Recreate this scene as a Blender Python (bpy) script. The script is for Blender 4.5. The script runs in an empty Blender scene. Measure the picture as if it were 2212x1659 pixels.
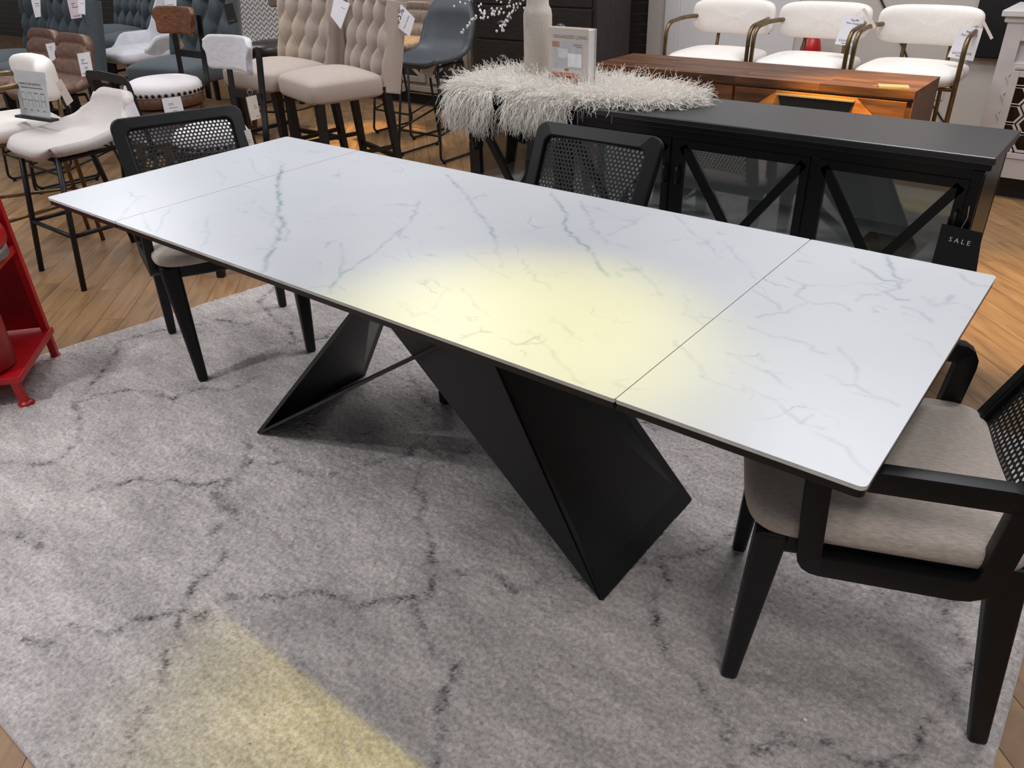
import bpy, math, random
import numpy as np
from mathutils import Vector, Matrix

# ------------------------------------------------------------------ camera
sc = bpy.context.scene
col = sc.collection
CR = np.array([[0.7884957603268421, 0.6144483770253049, -0.02697457909892477],
               [0.29519073510200267, -0.41655376968405367, -0.859851956369202],
               [-0.539571001682387, 0.6700269762725779, -0.5098303494403723]])
CC = np.array([1.3534300339298866, -1.4057155994946315, 1.4424215386549661])
CF = 1689.5981368754542
PW, PH = 2212.0, 1659.0
cam_d = bpy.data.cameras.new('camera')
cam_d.sensor_width = 36.0
cam_d.lens = 36.0 * CF / PW
cam_d.clip_start = 0.05
cam = bpy.data.objects.new('camera', cam_d)
col.objects.link(cam)
M = Matrix.Identity(4)
for i in range(3):
    M[i][0] = CR[0][i]; M[i][1] = -CR[1][i]; M[i][2] = -CR[2][i]; M[i][3] = CC[i]
cam.matrix_world = M
sc.camera = cam

# ------------------------------------------------------------------ light
sc.view_settings.view_transform = 'Standard'
sc.view_settings.look = 'None'
sc.view_settings.gamma = 1.0
sc.view_settings.use_curve_mapping = False
sc.view_settings.exposure = 0.0
world = bpy.data.worlds.new('world'); sc.world = world
world.use_nodes = True
bg = world.node_tree.nodes['Background']
bg.inputs[0].default_value = (0.93, 0.95, 1.0, 1.0)
bg.inputs[1].default_value = 0.27


def area(name, loc, sx, sy, power, color=(1, 1, 1)):
    d = bpy.data.lights.new(name, 'AREA'); d.shape = 'RECTANGLE'
    d.size = sx; d.size_y = sy; d.energy = power; d.color = color
    o = bpy.data.objects.new(name, d); o.location = loc
    col.objects.link(o); return o


def spot(name, loc, target, power, half_deg, blend, color, radius=0.04):
    d = bpy.data.lights.new(name, 'SPOT')
    d.energy = power; d.spot_size = math.radians(2 * half_deg); d.spot_blend = blend
    d.color = color; d.shadow_soft_size = radius
    o = bpy.data.objects.new(name, d); o.location = loc
    dv = Vector(target) - Vector(loc)
    o.rotation_euler = dv.to_track_quat('-Z', 'Y').to_euler()
    col.objects.link(o); return o


for lx, ly, lp in ((-6.5, 2.2, 44), (-3.3, 0.8, 36), (-3.0, 3.0, 36), (0.5, 3.1, 48), (0.2, 1.6, 40), (-2.5, -1.3, 50), (1.9, -1.2, 9)):  # the one over the black sideboard is fill added to brighten wall and cushions
    area('panel_or_fill_lamp', (lx, ly, 3.3), 1.5, 0.9, lp, (0.97, 0.97, 1.0))
COOL = (0.94, 0.96, 1.0)
spot('track_or_fill_spot', (-1.6, 0.5, 3.2), (-1.0, 0.1, 0.76), 48, 21, 1.0, COOL, 0.12)
spot('track_or_fill_spot', (-1.7, -2.5, 3.2), (-0.95, -1.05, 0.0), 215, 24, 1.0, COOL, 0.12)  # fill spot added to brighten the left-front rug
spot('track_or_fill_spot', (2.3, -1.8, 3.2), (1.3, -0.6, 0.0), 120, 20, 1.0, (1.0, 0.96, 0.91), 0.45)  # soft fill added to lift the front-right rug and armchair seat
spot('track_or_fill_spot', (1.6, 1.5, 3.2), (1.15, 0.25, 0.76), 70, 17, 1.0, COOL, 0.12)
WARM = (1.0, 0.86, 0.02)
AMBER = (1.0, 0.66, 0.20)
spot('track_or_fill_spot', (0.50, 0.67, 3.2), (0.50, -0.40, 0.70), 225, 11.5, 1.0, WARM)
spot('track_or_fill_spot', (-0.45, -2.35, 3.1), (-0.20, -0.33, 0.0), 45, 6.6, 0.12, (0.95, 0.95, 1.0))
spot('track_or_fill_spot', (1.55, 1.3, 3.2), (1.30, 2.2, 0.0), 420, 13, 0.8, AMBER)
spot('track_or_fill_spot', (0.75, 1.05, 3.2), (0.40, 2.34, 0.72), 1300, 10, 0.9, AMBER)
spot('track_or_fill_spot', (-3.3, 3.9, 3.2), (-3.55, 2.85, 0.0), 600, 10, 0.6, AMBER)
spot('track_or_fill_spot', (-4.6, 1.2, 3.2), (-3.65, 2.05, 0.95), 60, 8, 0.8, WARM)

# ------------------------------------------------------------------ helpers
random.seed(7)
rng = np.random.default_rng(7)


def ray(x, y):
    q = np.array([(x - PW / 2) / CF, (y - PH / 2) / CF, 1.0])
    return CR.T @ q


def bz(x, y, z=0.0):
    v = ray(x, y); return CC + v * (z - CC[2]) / v[2]


def by(x, y, Y):
    v = ray(x, y); return CC + v * (Y - CC[1]) / v[1]


def bplane(x, y, p, n):
    v = ray(x, y); return CC + v * (np.dot(np.array(p) - CC, n) / np.dot(v, n))


def lin(c):
    if isinstance(c, str):
        c = c.lstrip('#'); c = [int(c[i:i + 2], 16) / 255 for i in (0, 2, 4)]
    return tuple(x / 12.92 if x <= 0.04045 else ((x + 0.055) / 1.055) ** 2.4 for x in c)


MATS = {}


def mat(name, color, rough=0.6, metal=0.0, var=0.06, scale=30.0, bump=0.0, bscale=None, stretch=None,
        color2=None, spec=0.5, sheen=0.0, detail=3.0):
    if name in MATS: return MATS[name]
    m = bpy.data.materials.new(name); m.use_nodes = True
    nt = m.node_tree; b = nt.nodes['Principled BSDF']
    c1 = lin(color)
    c2 = lin(color2) if color2 else tuple(max(0, x * (1 - 2.2 * var)) for x in c1)
    if not color2: c1 = tuple(min(1, x * (1 + var)) for x in c1)
    tc = nt.nodes.new('ShaderNodeTexCoord')
    mp = nt.nodes.new('ShaderNodeMapping')
    if stretch: mp.inputs['Scale'].default_value = stretch
    nt.links.new(tc.outputs['Object'], mp.inputs['Vector'])
    n = nt.nodes.new('ShaderNodeTexNoise')
    n.inputs['Scale'].default_value = scale; n.inputs['Detail'].default_value = detail
    nt.links.new(mp.outputs[0], n.inputs['Vector'])
    mx = nt.nodes.new('ShaderNodeMix'); mx.data_type = 'RGBA'
    mx.inputs[6].default_value = (*c1, 1); mx.inputs[7].default_value = (*c2, 1)
    rp = nt.nodes.new('ShaderNodeMapRange')
    rp.inputs[1].default_value = 0.33; rp.inputs[2].default_value = 0.67
    nt.links.new(n.outputs[0], rp.inputs[0]); nt.links.new(rp.outputs[0], mx.inputs[0])
    nt.links.new(mx.outputs[2], b.inputs['Base Color'])
    b.inputs['Roughness'].default_value = rough; b.inputs['Metallic'].default_value = metal
    b.inputs['Specular IOR Level'].default_value = spec
    if sheen: b.inputs['Sheen Weight'].default_value = sheen
    if bump:
        n2 = nt.nodes.new('ShaderNodeTexNoise'); n2.inputs['Scale'].default_value = bscale or scale * 3
        n2.inputs['Detail'].default_value = 2
        nt.links.new(mp.outputs[0], n2.inputs['Vector'])
        bp = nt.nodes.new('ShaderNodeBump'); bp.inputs['Strength'].default_value = bump
        bp.inputs['Distance'].default_value = 0.004
        nt.links.new(n2.outputs[0], bp.inputs['Height']); nt.links.new(bp.outputs[0], b.inputs['Normal'])
    MATS[name] = m
    return m


def tag(o, label, cat, group=None, kind=None):
    if label: o['label'] = label
    if cat: o['category'] = cat
    if group: o['group'] = group
    if kind: o['kind'] = kind
    return o


def mesh(name, V, F, smooth=False):
    me = bpy.data.meshes.new(name)
    V = np.asarray(V, float)
    me.from_pydata([tuple(v) for v in V], [], [tuple(int(i) for i in f) for f in F])
    me.validate(); me.update()
    if smooth: me.polygons.foreach_set('use_smooth', [True] * len(me.polygons))
    return me


def link(name, me, m, parent=None, bevel=0.0, seg=2, subsurf=0):
    o = bpy.data.objects.new(name, me)
    if m is not None and me is not None and len(me.materials) == 0: me.materials.append(m)
    col.objects.link(o)
    if parent is not None: o.parent = parent
    if bevel:
        b = o.modifiers.new('bevel', 'BEVEL'); b.width = bevel; b.segments = seg; b.limit_method = 'ANGLE'
        b.angle_limit = math.radians(40)
    if subsurf:
        s = o.modifiers.new('subsurf', 'SUBSURF'); s.levels = subsurf; s.render_levels = subsurf
    return o


def thing(name, label, cat, loc=(0, 0, 0), rz=0.0, group=None):
    o = bpy.data.objects.new(name, None); o.empty_display_size = 0.05
    o.location = loc; o.rotation_euler = (0, 0, rz); col.objects.link(o)
    return tag(o, label, cat, group)


def dup(root, loc, rz, label, group=None):
    r = root.copy(); col.objects.link(r); r.location = loc; r.rotation_euler = (0, 0, rz); r['label'] = label
    if group: r['group'] = group
    for ch in list(root.children):
        c = ch.copy(); col.objects.link(c); c.parent = r
        for g in list(ch.children):
            d = g.copy(); col.objects.link(d); d.parent = c
    return r


class Geo:
    """collects shapes for ONE mesh"""
    def __init__(s): s.V = []; s.F = []

    def add(s, V, F):
        k = len(s.V); s.V += [tuple(map(float, v)) for v in V]; s.F += [tuple(int(i) + k for i in f) for f in F]; return s

    def box(s, c, d):
        x, y, z = c; a, b, h = d[0] / 2, d[1] / 2, d[2] / 2
        V = [(x + i * a, y + j * b, z + k * h) for k in (-1, 1) for j in (-1, 1) for i in (-1, 1)]
        return s.add(V, [(0, 2, 3, 1), (4, 5, 7, 6), (0, 1, 5, 4), (2, 6, 7, 3), (0, 4, 6, 2), (1, 3, 7, 5)])

    def hexa(s, b4, t4):
        return s.add(list(b4) + list(t4), [(3, 2, 1, 0), (4, 5, 6, 7), (0, 1, 5, 4), (1, 2, 6, 5), (2, 3, 7, 6), (3, 0, 4, 7)])

    def beam(s, p0, p1, w0, d0, w1=None, d1=None, side=(1, 0, 0)):
        w1 = w0 if w1 is None else w1; d1 = d0 if d1 is None else d1
        p0, p1 = np.array(p0, float), np.array(p1, float)
        t = p1 - p0; t /= np.linalg.norm(t); u = np.array(side, float); u -= t * np.dot(u, t); u /= np.linalg.norm(u)
        v = np.cross(t, u); q = []
        for p, w, d in ((p0, w0, d0), (p1, w1, d1)):
            q.append([p - u * w / 2 - v * d / 2, p + u * w / 2 - v * d / 2, p + u * w / 2 + v * d / 2, p - u * w / 2 + v * d / 2])
        return s.hexa(q[0], q[1])

    def tube(s, pts, r, n=8, closed=False):
        P = [np.array(p, float) for p in pts]; m = len(P); rings = []
        up = None
        for i in range(m):
            if closed: t = P[(i + 1) % m] - P[i - 1]
            else: t = P[min(i + 1, m - 1)] - P[max(i - 1, 0)]
            t /= np.linalg.norm(t) + 1e-12
            if up is None:
                up = np.array([0, 0, 1.0]) if abs(t[2]) < 0.9 else np.array([1.0, 0, 0])
            up = up - t * np.dot(up, t); up /= np.linalg.norm(up); v = np.cross(t, up)
            rr = r[i] if hasattr(r, '__len__') else r
            rings.append([P[i] + rr * (math.cos(2 * math.pi * k / n) * up + math.sin(2 * math.pi * k / n) * v) for k in range(n)])
        V = [v for g in rings for v in g]; F = []
        for i in range(m if closed else m - 1):
            j = (i + 1) % m
            for k in range(n):
                F.append((i * n + k, i * n + (k + 1) % n, j * n + (k + 1) % n, j * n + k))
        if not closed:
            F.append(tuple(reversed(range(n)))); F.append(tuple((m - 1) * n + k for k in range(n)))
        return s.add(V, F)

    def lathe(s, prof, n=24, c=(0, 0, 0)):
        V = []; F = []; m = len(prof)
        for r, z in prof:
            for k in range(n):
                a = 2 * math.pi * k / n; V.append((c[0] + r * math.cos(a), c[1] + r * math.sin(a), c[2] + z))
        for i in range(m - 1):
            for k in range(n):
                F.append((i * n + k, i * n + (k + 1) % n, (i + 1) * n + (k + 1) % n, (i + 1) * n + k))
        F.append(tuple(reversed(range(n)))); F.append(tuple((m - 1) * n + k for k in range(n)))
        return s.add(V, F)

    def ext(s, outline, ext_vec, frame):
        """outline: 2d pts; frame(o,u,v): origin and axes; extruded along ext_vec"""
        o, u, v = [np.array(a, float) for a in frame]; e = np.array(ext_vec, float)
        A = [o + u * a + v * b for a, b in outline]; n = len(A)
        V = A + [a + e for a in A]
        F = [tuple(reversed(range(n))), tuple(range(n, 2 * n))]
        F += [(i, (i + 1) % n, n + (i + 1) % n, n + i) for i in range(n)]
        return s.add(V, F)

    def sq(s, c, a, e1=0.5, e2=0.4, nu=28, nv=14, axis='z', crown=0.0):
        """superquadric cushion, thin axis = axis"""
        def p(w, e): return math.copysign(abs(w) ** e, w)
        V = []; F = []
        for j in range(nv + 1):
            th = -math.pi / 2 + math.pi * j / nv
            for i in range(nu):
                ph = 2 * math.pi * i / nu
                x = p(math.cos(th), e1) * p(math.cos(ph), e2); y = p(math.cos(th), e1) * p(math.sin(ph), e2); z = p(math.sin(th), e1)
                if crown and z > 0: z += crown * (1 - x * x) * (1 - y * y)
                if axis == 'z': V.append((c[0] + a[0] * x, c[1] + a[1] * y, c[2] + a[2] * z))
                else: V.append((c[0] + a[0] * x, c[1] + a[1] * z, c[2] + a[2] * y))
        for j in range(nv):
            for i in range(nu):
                f = (j * nu + i, j * nu + (i + 1) % nu, (j + 1) * nu + (i + 1) % nu, (j + 1) * nu + i)
                F.append(f if axis == 'z' else f[::-1])
        return s.add(V, F)

    def gridsolid(s, P, thick, disp=None):
        """P[a,b,3] surface; thickness to the back of the surface normal"""
        P = np.asarray(P, float); a, b = P.shape[:2]
        du = np.gradient(P, axis=0); dv = np.gradient(P, axis=1)
        N = np.cross(du, dv); N /= np.linalg.norm(N, axis=2, keepdims=True) + 1e-12
        front = P + (N * disp[..., None] if disp is not None else 0)
        th = thick if np.isscalar(thick) else np.asarray(thick)[..., None]
        back = P - N * th
        V = np.concatenate([front.reshape(-1, 3), back.reshape(-1, 3)]); k = a * b; F = []
        for i in range(a - 1):
            for j in range(b - 1):
                q = (i * b + j, (i + 1) * b + j, (i + 1) * b + j + 1, i * b + j + 1)
                F.append(q); F.append(tuple(x + k for x in reversed(q)))
        rim = [(i, 0) for i in range(a)] + [(a - 1, j) for j in range(1, b)] + [(i, b - 1) for i in range(a - 2, -1, -1)] + [(0, j) for j in range(b - 2, 0, -1)]
        ids = [i * b + j for i, j in rim]; n = len(ids)
        for i in range(n): F.append((ids[(i + 1) % n], ids[i], ids[i] + k, ids[(i + 1) % n] + k))
        return s.add(V, F)

    def obj(s, name, m, parent=None, smooth=False, bevel=0.0, seg=2, subsurf=0):
        return link(name, mesh(name, s.V, s.F, smooth), m, parent, bevel, seg, subsurf)


def G(): return Geo()


def fillet(pts, r, n=5):
    """round the corners of a polyline"""
    P = [np.array(p, float) for p in pts]; out = [P[0]]
    for i in range(1, len(P) - 1):
        a = P[i - 1] - P[i]; b = P[i + 1] - P[i]; la, lb = np.linalg.norm(a), np.linalg.norm(b)
        d = min(r, la * 0.49, lb * 0.49); p0 = P[i] + a / la * d; p2 = P[i] + b / lb * d
        for k in range(n + 1):
            t = k / n; out.append((1 - t) ** 2 * p0 + 2 * t * (1 - t) * P[i] + t * t * p2)
    out.append(P[-1]); return out


def rrect(w, h, r, n=5):
    out = []
    for cx, cy, a0 in ((w / 2 - r, h / 2 - r, 0), (-w / 2 + r, h / 2 - r, 90), (-w / 2 + r, -h / 2 + r, 180), (w / 2 - r, -h / 2 + r, 270)):
        for k in range(n + 1):
            a = math.radians(a0 + 90 * k / n); out.append((cx + r * math.cos(a), cy + r * math.sin(a)))
    return out


def smoothstep(x): x = np.clip(x, 0, 1); return x * x * (3 - 2 * x)


def text_mesh(s, size, align='LEFT'):
    c = bpy.data.curves.new('lettering', 'FONT'); c.body = s; c.size = size; c.align_x = align
    c.extrude = 0.00015; c.resolution_u = 2
    o = bpy.data.objects.new('tmp', c); col.objects.link(o)
    dg = bpy.context.evaluated_depsgraph_get()
    me = bpy.data.meshes.new_from_object(o.evaluated_get(dg))
    bpy.data.objects.remove(o); bpy.data.curves.remove(c)
    return me


def put_text(s, size, origin, right, up, m, parent, align='LEFT', name='lettering', off=0.0006, inv=None):
    me = text_mesh(s, size, align)
    r = np.array(right, float); r /= np.linalg.norm(r); u = np.array(up, float); u -= r * np.dot(u, r); u /= np.linalg.norm(u)
    n = np.cross(r, u); o = np.array(origin, float) + n * off
    X = Matrix(((r[0], u[0], n[0], o[0]), (r[1], u[1], n[1], o[1]), (r[2], u[2], n[2], o[2]), (0, 0, 0, 1)))
    me.transform(inv @ X if inv is not None else X)
    return link(name, me, m, parent)


# ------------------------------------------------------------------ materials
M_white_print = mat('white_print', '#f0f0f0', 0.6)
M_ink = mat('ink', '#2a2a2e', 0.7)
M_grey_ink = mat('grey_ink', '#77777b', 0.7)
M_pale_ink = mat('pale_ink', '#b4b2b8', 0.7)
M_red_ink = mat('red_ink', '#c2303a', 0.7)
M_paper = mat('paper', '#efedf1', 0.55, var=0.02)
M_manila = mat('manila', '#dccfc4', 0.7, var=0.03)
M_blackcard = mat('black_card', '#141416', 0.6)
M_string = mat('string', '#c9bfa6', 0.8)
M_black_wood = mat('black_lacquered_wood', '#0d0e10', 0.45, var=0.1, scale=12, stretch=(1, 1, 0.1), bump=0.05, spec=0.35)
M_black_metal = mat('black_powder_coated_metal', '#0b0d0f', 0.42, var=0.1, bump=0.03, bscale=400, spec=0.4)
M_black_frame = mat('black_iron', '#1b1c1e', 0.45, metal=0.3)
M_cane = mat('black_cane', '#0e0f10', 0.55, var=0.2, scale=300)
M_seat_fabric = mat('greige_seat_fabric', '#bcaea3', 0.9, var=0.09, scale=260, bump=0.35, bscale=500, stretch=(1, 0.25, 1), sheen=0.2)
M_brass = mat('antique_brass', '#7d6848', 0.36, metal=0.85, var=0.15, scale=20)
M_ivory = mat('ivory_linen', '#ebe3dc', 0.9, var=0.03, scale=160, bump=0.25, bscale=500, sheen=0.2)
M_cream = mat('cream_linen', '#cdc5bf', 0.9, var=0.05, scale=200, bump=0.3, bscale=500, sheen=0.2)
M_white_linen = mat('white_linen', '#dcd6d6', 0.9, var=0.04, scale=200, bump=0.3, bscale=500)
M_beige = mat('beige_linen', '#b5a69a', 0.9, var=0.07, scale=120, bump=0.35, bscale=350, stretch=(1, 1, 4), sheen=0.2)
M_slate = mat('slate_blue_linen', '#474f54', 0.92, var=0.12, scale=150, bump=0.35, bscale=350, sheen=0.15)
M_brown_leather = mat('brown_leather', '#785a4a', 0.5, var=0.13, scale=35, bump=0.12, bscale=250)
M_taupe_leather = mat('taupe_leather', '#7f6f62', 0.5, var=0.12, scale=35, bump=0.12, bscale=250)
M_grey_leather = mat('charcoal_leather', '#44494e', 0.52, var=0.06, scale=50, bump=0.1, bscale=400)
M_dark_leather = mat('dark_brown_leather', '#3a302e', 0.33, var=0.12, scale=40, bump=0.08)
M_velvet = mat('white_velvet', '#cfcdd2', 0.8, var=0.05, scale=18, sheen=0.6)
M_white_wood = mat('white_washed_wood', '#d9d7da', 0.5, var=0.05, scale=14, stretch=(1, 6, 6))
M_walnut = mat('walnut_stain', '#6f4429', 0.45, var=0.2, scale=9, stretch=(1.5, 10, 10), bump=0.08)
M_darkwood = mat('dark_espresso_wood', '#2c2622', 0.45, var=0.25, scale=8, stretch=(10, 10, 1.2), bump=0.1)
M_legwood = mat('black_stained_legs', '#151214', 0.45, var=0.15)
M_brown_wood = mat('brown_stained_wood', '#63432f', 0.5, var=0.18, scale=10, stretch=(8, 8, 1.4), bump=0.06)
M_tanwood = mat('tan_wood', '#84643f', 0.5, var=0.15, scale=10, stretch=(8, 8, 1.4))
M_beigepaint = mat('grey_beige_paint', '#8f8274', 0.6, var=0.06, scale=25, bump=0.06)
M_whitepaint = mat('white_paint', '#cbc5c4', 0.5, var=0.02, scale=12)
M_darkvoid = mat('dark_interior', '#231d19', 0.7)
M_nail = mat('dark_nailhead', '#2b2724', 0.25, metal=0.8)
M_pewter = mat('pewter', '#5d5f62', 0.35, metal=0.7)
M_red = mat('red_enamel', '#b3121a', 0.35, var=0.1, scale=14, bump=0.04)
M_redworn = mat('worn_red_enamel', '#a3131b', 0.4, color2='#7a0d14', scale=9, bump=0.06)
M_chip = mat('chipped_dark_spot', '#2a1512', 0.7)
M_chrome = mat('dull_chrome', '#8f8686', 0.35, metal=0.6)
M_gold = mat('pale_gold_metal', '#c9b98a', 0.35, metal=0.7)
M_steel = mat('sideboard_black_steel', '#0c0d0f', 0.30, var=0.08, scale=20)
M_sidepale = mat('cabinet_pale_interior', '#f0f2f0', 0.6, var=0.01)
M_wall = mat('warm_grey_wall_paint', '#bfb8b0', 0.75, var=0.015, scale=4, bump=0.05, bscale=200)
M_trim = mat('white_trim_paint', '#d3d1d2', 0.5, var=0.01, scale=4)
M_slat = mat('dark_slat_board', '#332d2b', 0.55, var=0.1, scale=12)
M_groove = mat('tan_slat_groove', '#b39b78', 0.6)
M_sub = mat('subfloor', '#4e3a28', 0.9)
M_ceramic_vase = mat('speckled_stoneware', '#b9aea3', 0.75, color2='#c9bfb5', scale=180, bump=0.12)
M_bark = mat('brown_twig', '#4d3527', 0.8)
M_berry = mat('white_bud', '#efedea', 0.6)
M_hide = mat('ivory_hide', '#d8cdbd', 0.9)


def glass_mat(name='clear_glass', refl=0.13):
    m = bpy.data.materials.new(name); m.use_nodes = True
    nt = m.node_tree; out = nt.nodes['Material Output']; nt.nodes.remove(nt.nodes['Principled BSDF'])
    t = nt.nodes.new('ShaderNodeBsdfTransparent'); t.inputs[0].default_value = (0.95, 0.965, 0.96, 1)
    g = nt.nodes.new('ShaderNodeBsdfGlossy'); g.inputs['Roughness'].default_value = 0.03
    lw = nt.nodes.new('ShaderNodeLayerWeight'); lw.inputs[0].default_value = 0.5
    pw = nt.nodes.new('ShaderNodeMath'); pw.operation = 'POWER'; pw.inputs[1].default_value = 4.0
    nt.links.new(lw.outputs['Facing'], pw.inputs[0])
    fr = nt.nodes.new('ShaderNodeMath'); fr.operation = 'MULTIPLY_ADD'; fr.inputs[1].default_value = 0.75; fr.inputs[2].default_value = refl
    nt.links.new(pw.outputs[0], fr.inputs[0])
    mx = nt.nodes.new('ShaderNodeMixShader')
    nt.links.new(fr.outputs[0], mx.inputs[0]); nt.links.new(t.outputs[0], mx.inputs[1]); nt.links.new(g.outputs[0], mx.inputs[2])
    nt.links.new(mx.outputs[0], out.inputs[0]); return m


M_glass = glass_mat()
M_acrylic = glass_mat('clear_acrylic', 0.02)


def wool_mat():
    m = bpy.data.materials.new('ivory_wool'); m.use_nodes = True
    b = m.node_tree.nodes['Principled BSDF']
    b.inputs['Base Color'].default_value = (*lin('#fbf5ec'), 1); b.inputs['Roughness'].default_value = 0.75
    b.inputs['Sheen Weight'].default_value = 0.4
    return m


M_wool = wool_mat()


def attr_mix_mat(name, attr, base_a, base_b, line, rough, nscale, breakup, bump=0.0, bsc=200, fine=None, strength=1.0, brk_min=0.1, cloud=0.0):
    """two-tone base with lines taken from a point attribute, broken up by noise"""
    m = bpy.data.materials.new(name); m.use_nodes = True
    nt = m.node_tree; b = nt.nodes['Principled BSDF']; L = nt.links.new
    tc = nt.nodes.new('ShaderNodeTexCoord')
    n1 = nt.nodes.new('ShaderNodeTexNoise'); n1.inputs['Scale'].default_value = nscale; n1.inputs['Detail'].default_value = 6
    n1.inputs['Roughness'].default_value = 0.65
    L(tc.outputs['Object'], n1.inputs['Vector'])
    r1 = nt.nodes.new('ShaderNodeMapRange'); r1.inputs[1].default_value = 0.36; r1.inputs[2].default_value = 0.64
    L(n1.outputs[0], r1.inputs[0])
    mx = nt.nodes.new('ShaderNodeMix'); mx.data_type = 'RGBA'
    mx.inputs[6].default_value = (*lin(base_a), 1); mx.inputs[7].default_value = (*lin(base_b), 1)
    L(r1.outputs[0], mx.inputs[0])
    at = nt.nodes.new('ShaderNodeAttribute'); at.attribute_name = attr
    n2 = nt.nodes.new('ShaderNodeTexNoise'); n2.inputs['Scale'].default_value = breakup; n2.inputs['Detail'].default_value = 4
    L(tc.outputs['Object'], n2.inputs['Vector'])
    r2 = nt.nodes.new('ShaderNodeMapRange'); r2.inputs[1].default_value = 0.42; r2.inputs[2].default_value = 0.60
    r2.inputs[3].default_value = brk_min; r2.inputs[4].default_value = 1.0
    L(n2.outputs[0], r2.inputs[0])
    mu = nt.nodes.new('ShaderNodeMath'); mu.operation = 'MULTIPLY'; L(at.outputs['Fac'], mu.inputs[0]); L(r2.outputs[0], mu.inputs[1])
    ms = nt.nodes.new('ShaderNodeMath'); ms.operation = 'MULTIPLY'; ms.inputs[1].default_value = strength; ms.use_clamp = True
    L(mu.outputs[0], ms.inputs[0])
    m2 = nt.nodes.new('ShaderNodeMix'); m2.data_type = 'RGBA'; m2.inputs[7].default_value = (*lin(line), 1)
    basecol = mx.outputs[2]
    if cloud:                                    # dyed patches: broad soft blotches and woven streaks
        mpc = nt.nodes.new('ShaderNodeMapping'); mpc.inputs['Scale'].default_value = (0.55, 1.5, 1.0); L(tc.outputs['Object'], mpc.inputs['Vector'])
        for sc_, lo_, hi_ in ((5.5, 1 - cloud, 1 + cloud * .55), (30.0, 1 - cloud * .7, 1 + cloud * .4)):
            nc = nt.nodes.new('ShaderNodeTexNoise'); nc.inputs['Scale'].default_value = sc_; nc.inputs['Detail'].default_value = 5
            L(mpc.outputs[0], nc.inputs['Vector'])
            rc = nt.nodes.new('ShaderNodeMapRange'); rc.inputs[1].default_value = 0.35; rc.inputs[2].default_value = 0.65
            rc.inputs[3].default_value = lo_; rc.inputs[4].default_value = hi_; L(nc.outputs[0], rc.inputs[0])
            hc = nt.nodes.new('ShaderNodeHueSaturation'); L(rc.outputs[0], hc.inputs['Value']); L(basecol, hc.inputs['Color']); basecol = hc.outputs[0]
    L(basecol, m2.inputs[6]); L(ms.outputs[0], m2.inputs[0])
    last = m2
    if fine:
        # faint hairline veins: warped voronoi edges, masked by noise
        wn = nt.nodes.new('ShaderNodeTexNoise'); wn.inputs['Scale'].default_value = 5; wn.inputs['Detail'].default_value = 5
        L(tc.outputs['Object'], wn.inputs['Vector'])
        va = nt.nodes.new('ShaderNodeVectorMath'); va.operation = 'MULTIPLY_ADD'
        va.inputs[1].default_value = (0.30, 0.30, 0); L(wn.outputs['Color'], va.inputs[0]); L(tc.outputs['Object'], va.inputs[2])
        mp = nt.nodes.new('ShaderNodeMapping'); mp.inputs['Rotation'].default_value = (0, 0, math.radians(50)); mp.inputs['Scale'].default_value = (3.2, 9.5, 1)
        L(va.outputs[0], mp.inputs['Vector'])
        vo = nt.nodes.new('ShaderNodeTexVoronoi'); vo.feature = 'DISTANCE_TO_EDGE'; vo.inputs['Scale'].default_value = 1.0
        L(mp.outputs[0], vo.inputs['Vector'])
        rr = nt.nodes.new('ShaderNodeMapRange'); rr.inputs[1].default_value = 0.0; rr.inputs[2].default_value = 0.022
        rr.inputs[3].default_value = 1.0; rr.inputs[4].default_value = 0.0
        L(vo.outputs['Distance'], rr.inputs[0])
        n3 = nt.nodes.new('ShaderNodeTexNoise'); n3.inputs['Scale'].default_value = 9; n3.inputs['Detail'].default_value = 4
        L(tc.outputs['Object'], n3.inputs['Vector'])
        r3 = nt.nodes.new('ShaderNodeMapRange'); r3.inputs[1].default_value = 0.52; r3.inputs[2].default_value = 0.66; r3.inputs[4].default_value = fine
        L(n3.outputs[0], r3.inputs[0])
        m3 = nt.nodes.new('ShaderNodeMath'); m3.operation = 'MULTIPLY'; L(rr.outputs[0], m3.inputs[0]); L(r3.outputs[0], m3.inputs[1])
        m4 = nt.nodes.new('ShaderNodeMix'); m4.data_type = 'RGBA'; m4.inputs[7].default_value = (*lin('#8f9aa0'), 1)
        L(m3.outputs[0], m4.inputs[0]); L(m2.outputs[2], m4.inputs[6]); last = m4
    L(last.outputs[2], b.inputs['Base Color'])
    b.inputs['Roughness'].default_value = rough
    if bump:
        nb = nt.nodes.new('ShaderNodeTexNoise'); nb.inputs['Scale'].default_value = bsc; nb.inputs['Detail'].default_value = 3
        L(tc.outputs['Object'], nb.inputs['Vector'])
        bp = nt.nodes.new('ShaderNodeBump'); bp.inputs['Strength'].default_value = bump; bp.inputs['Distance'].default_value = 0.006
        L(nb.outputs[0], bp.inputs['Height']); L(bp.outputs[0], b.inputs['Normal'])
    return m


def polydist(XY, polys, width, jitter=0.0):
    """max over polylines of a soft line profile; polys: list of (pts, weight, widthfactor)"""
    out = np.zeros(len(XY))
    for pts, wt, wf in polys:
        pts = np.array(pts)[:, :2]
        lo = pts.min(0) - 4 * width * wf; hi = pts.max(0) + 4 * width * wf
        idx = np.where((XY[:, 0] > lo[0]) & (XY[:, 0] < hi[0]) & (XY[:, 1] > lo[1]) & (XY[:, 1] < hi[1]))[0]
        if len(idx) == 0: continue
        Q = XY[idx]; dm = np.full(len(idx), 1e9)
        for a, b in zip(pts[:-1], pts[1:]):
            ab = b - a; t = np.clip(((Q - a) @ ab) / (ab @ ab + 1e-12), 0, 1)
            dm = np.minimum(dm, np.linalg.norm(Q - (a + t[:, None] * ab), axis=1))
        out[idx] = np.maximum(out[idx], wt * np.exp(-(dm / (width * wf)) ** 2))
    return out


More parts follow.
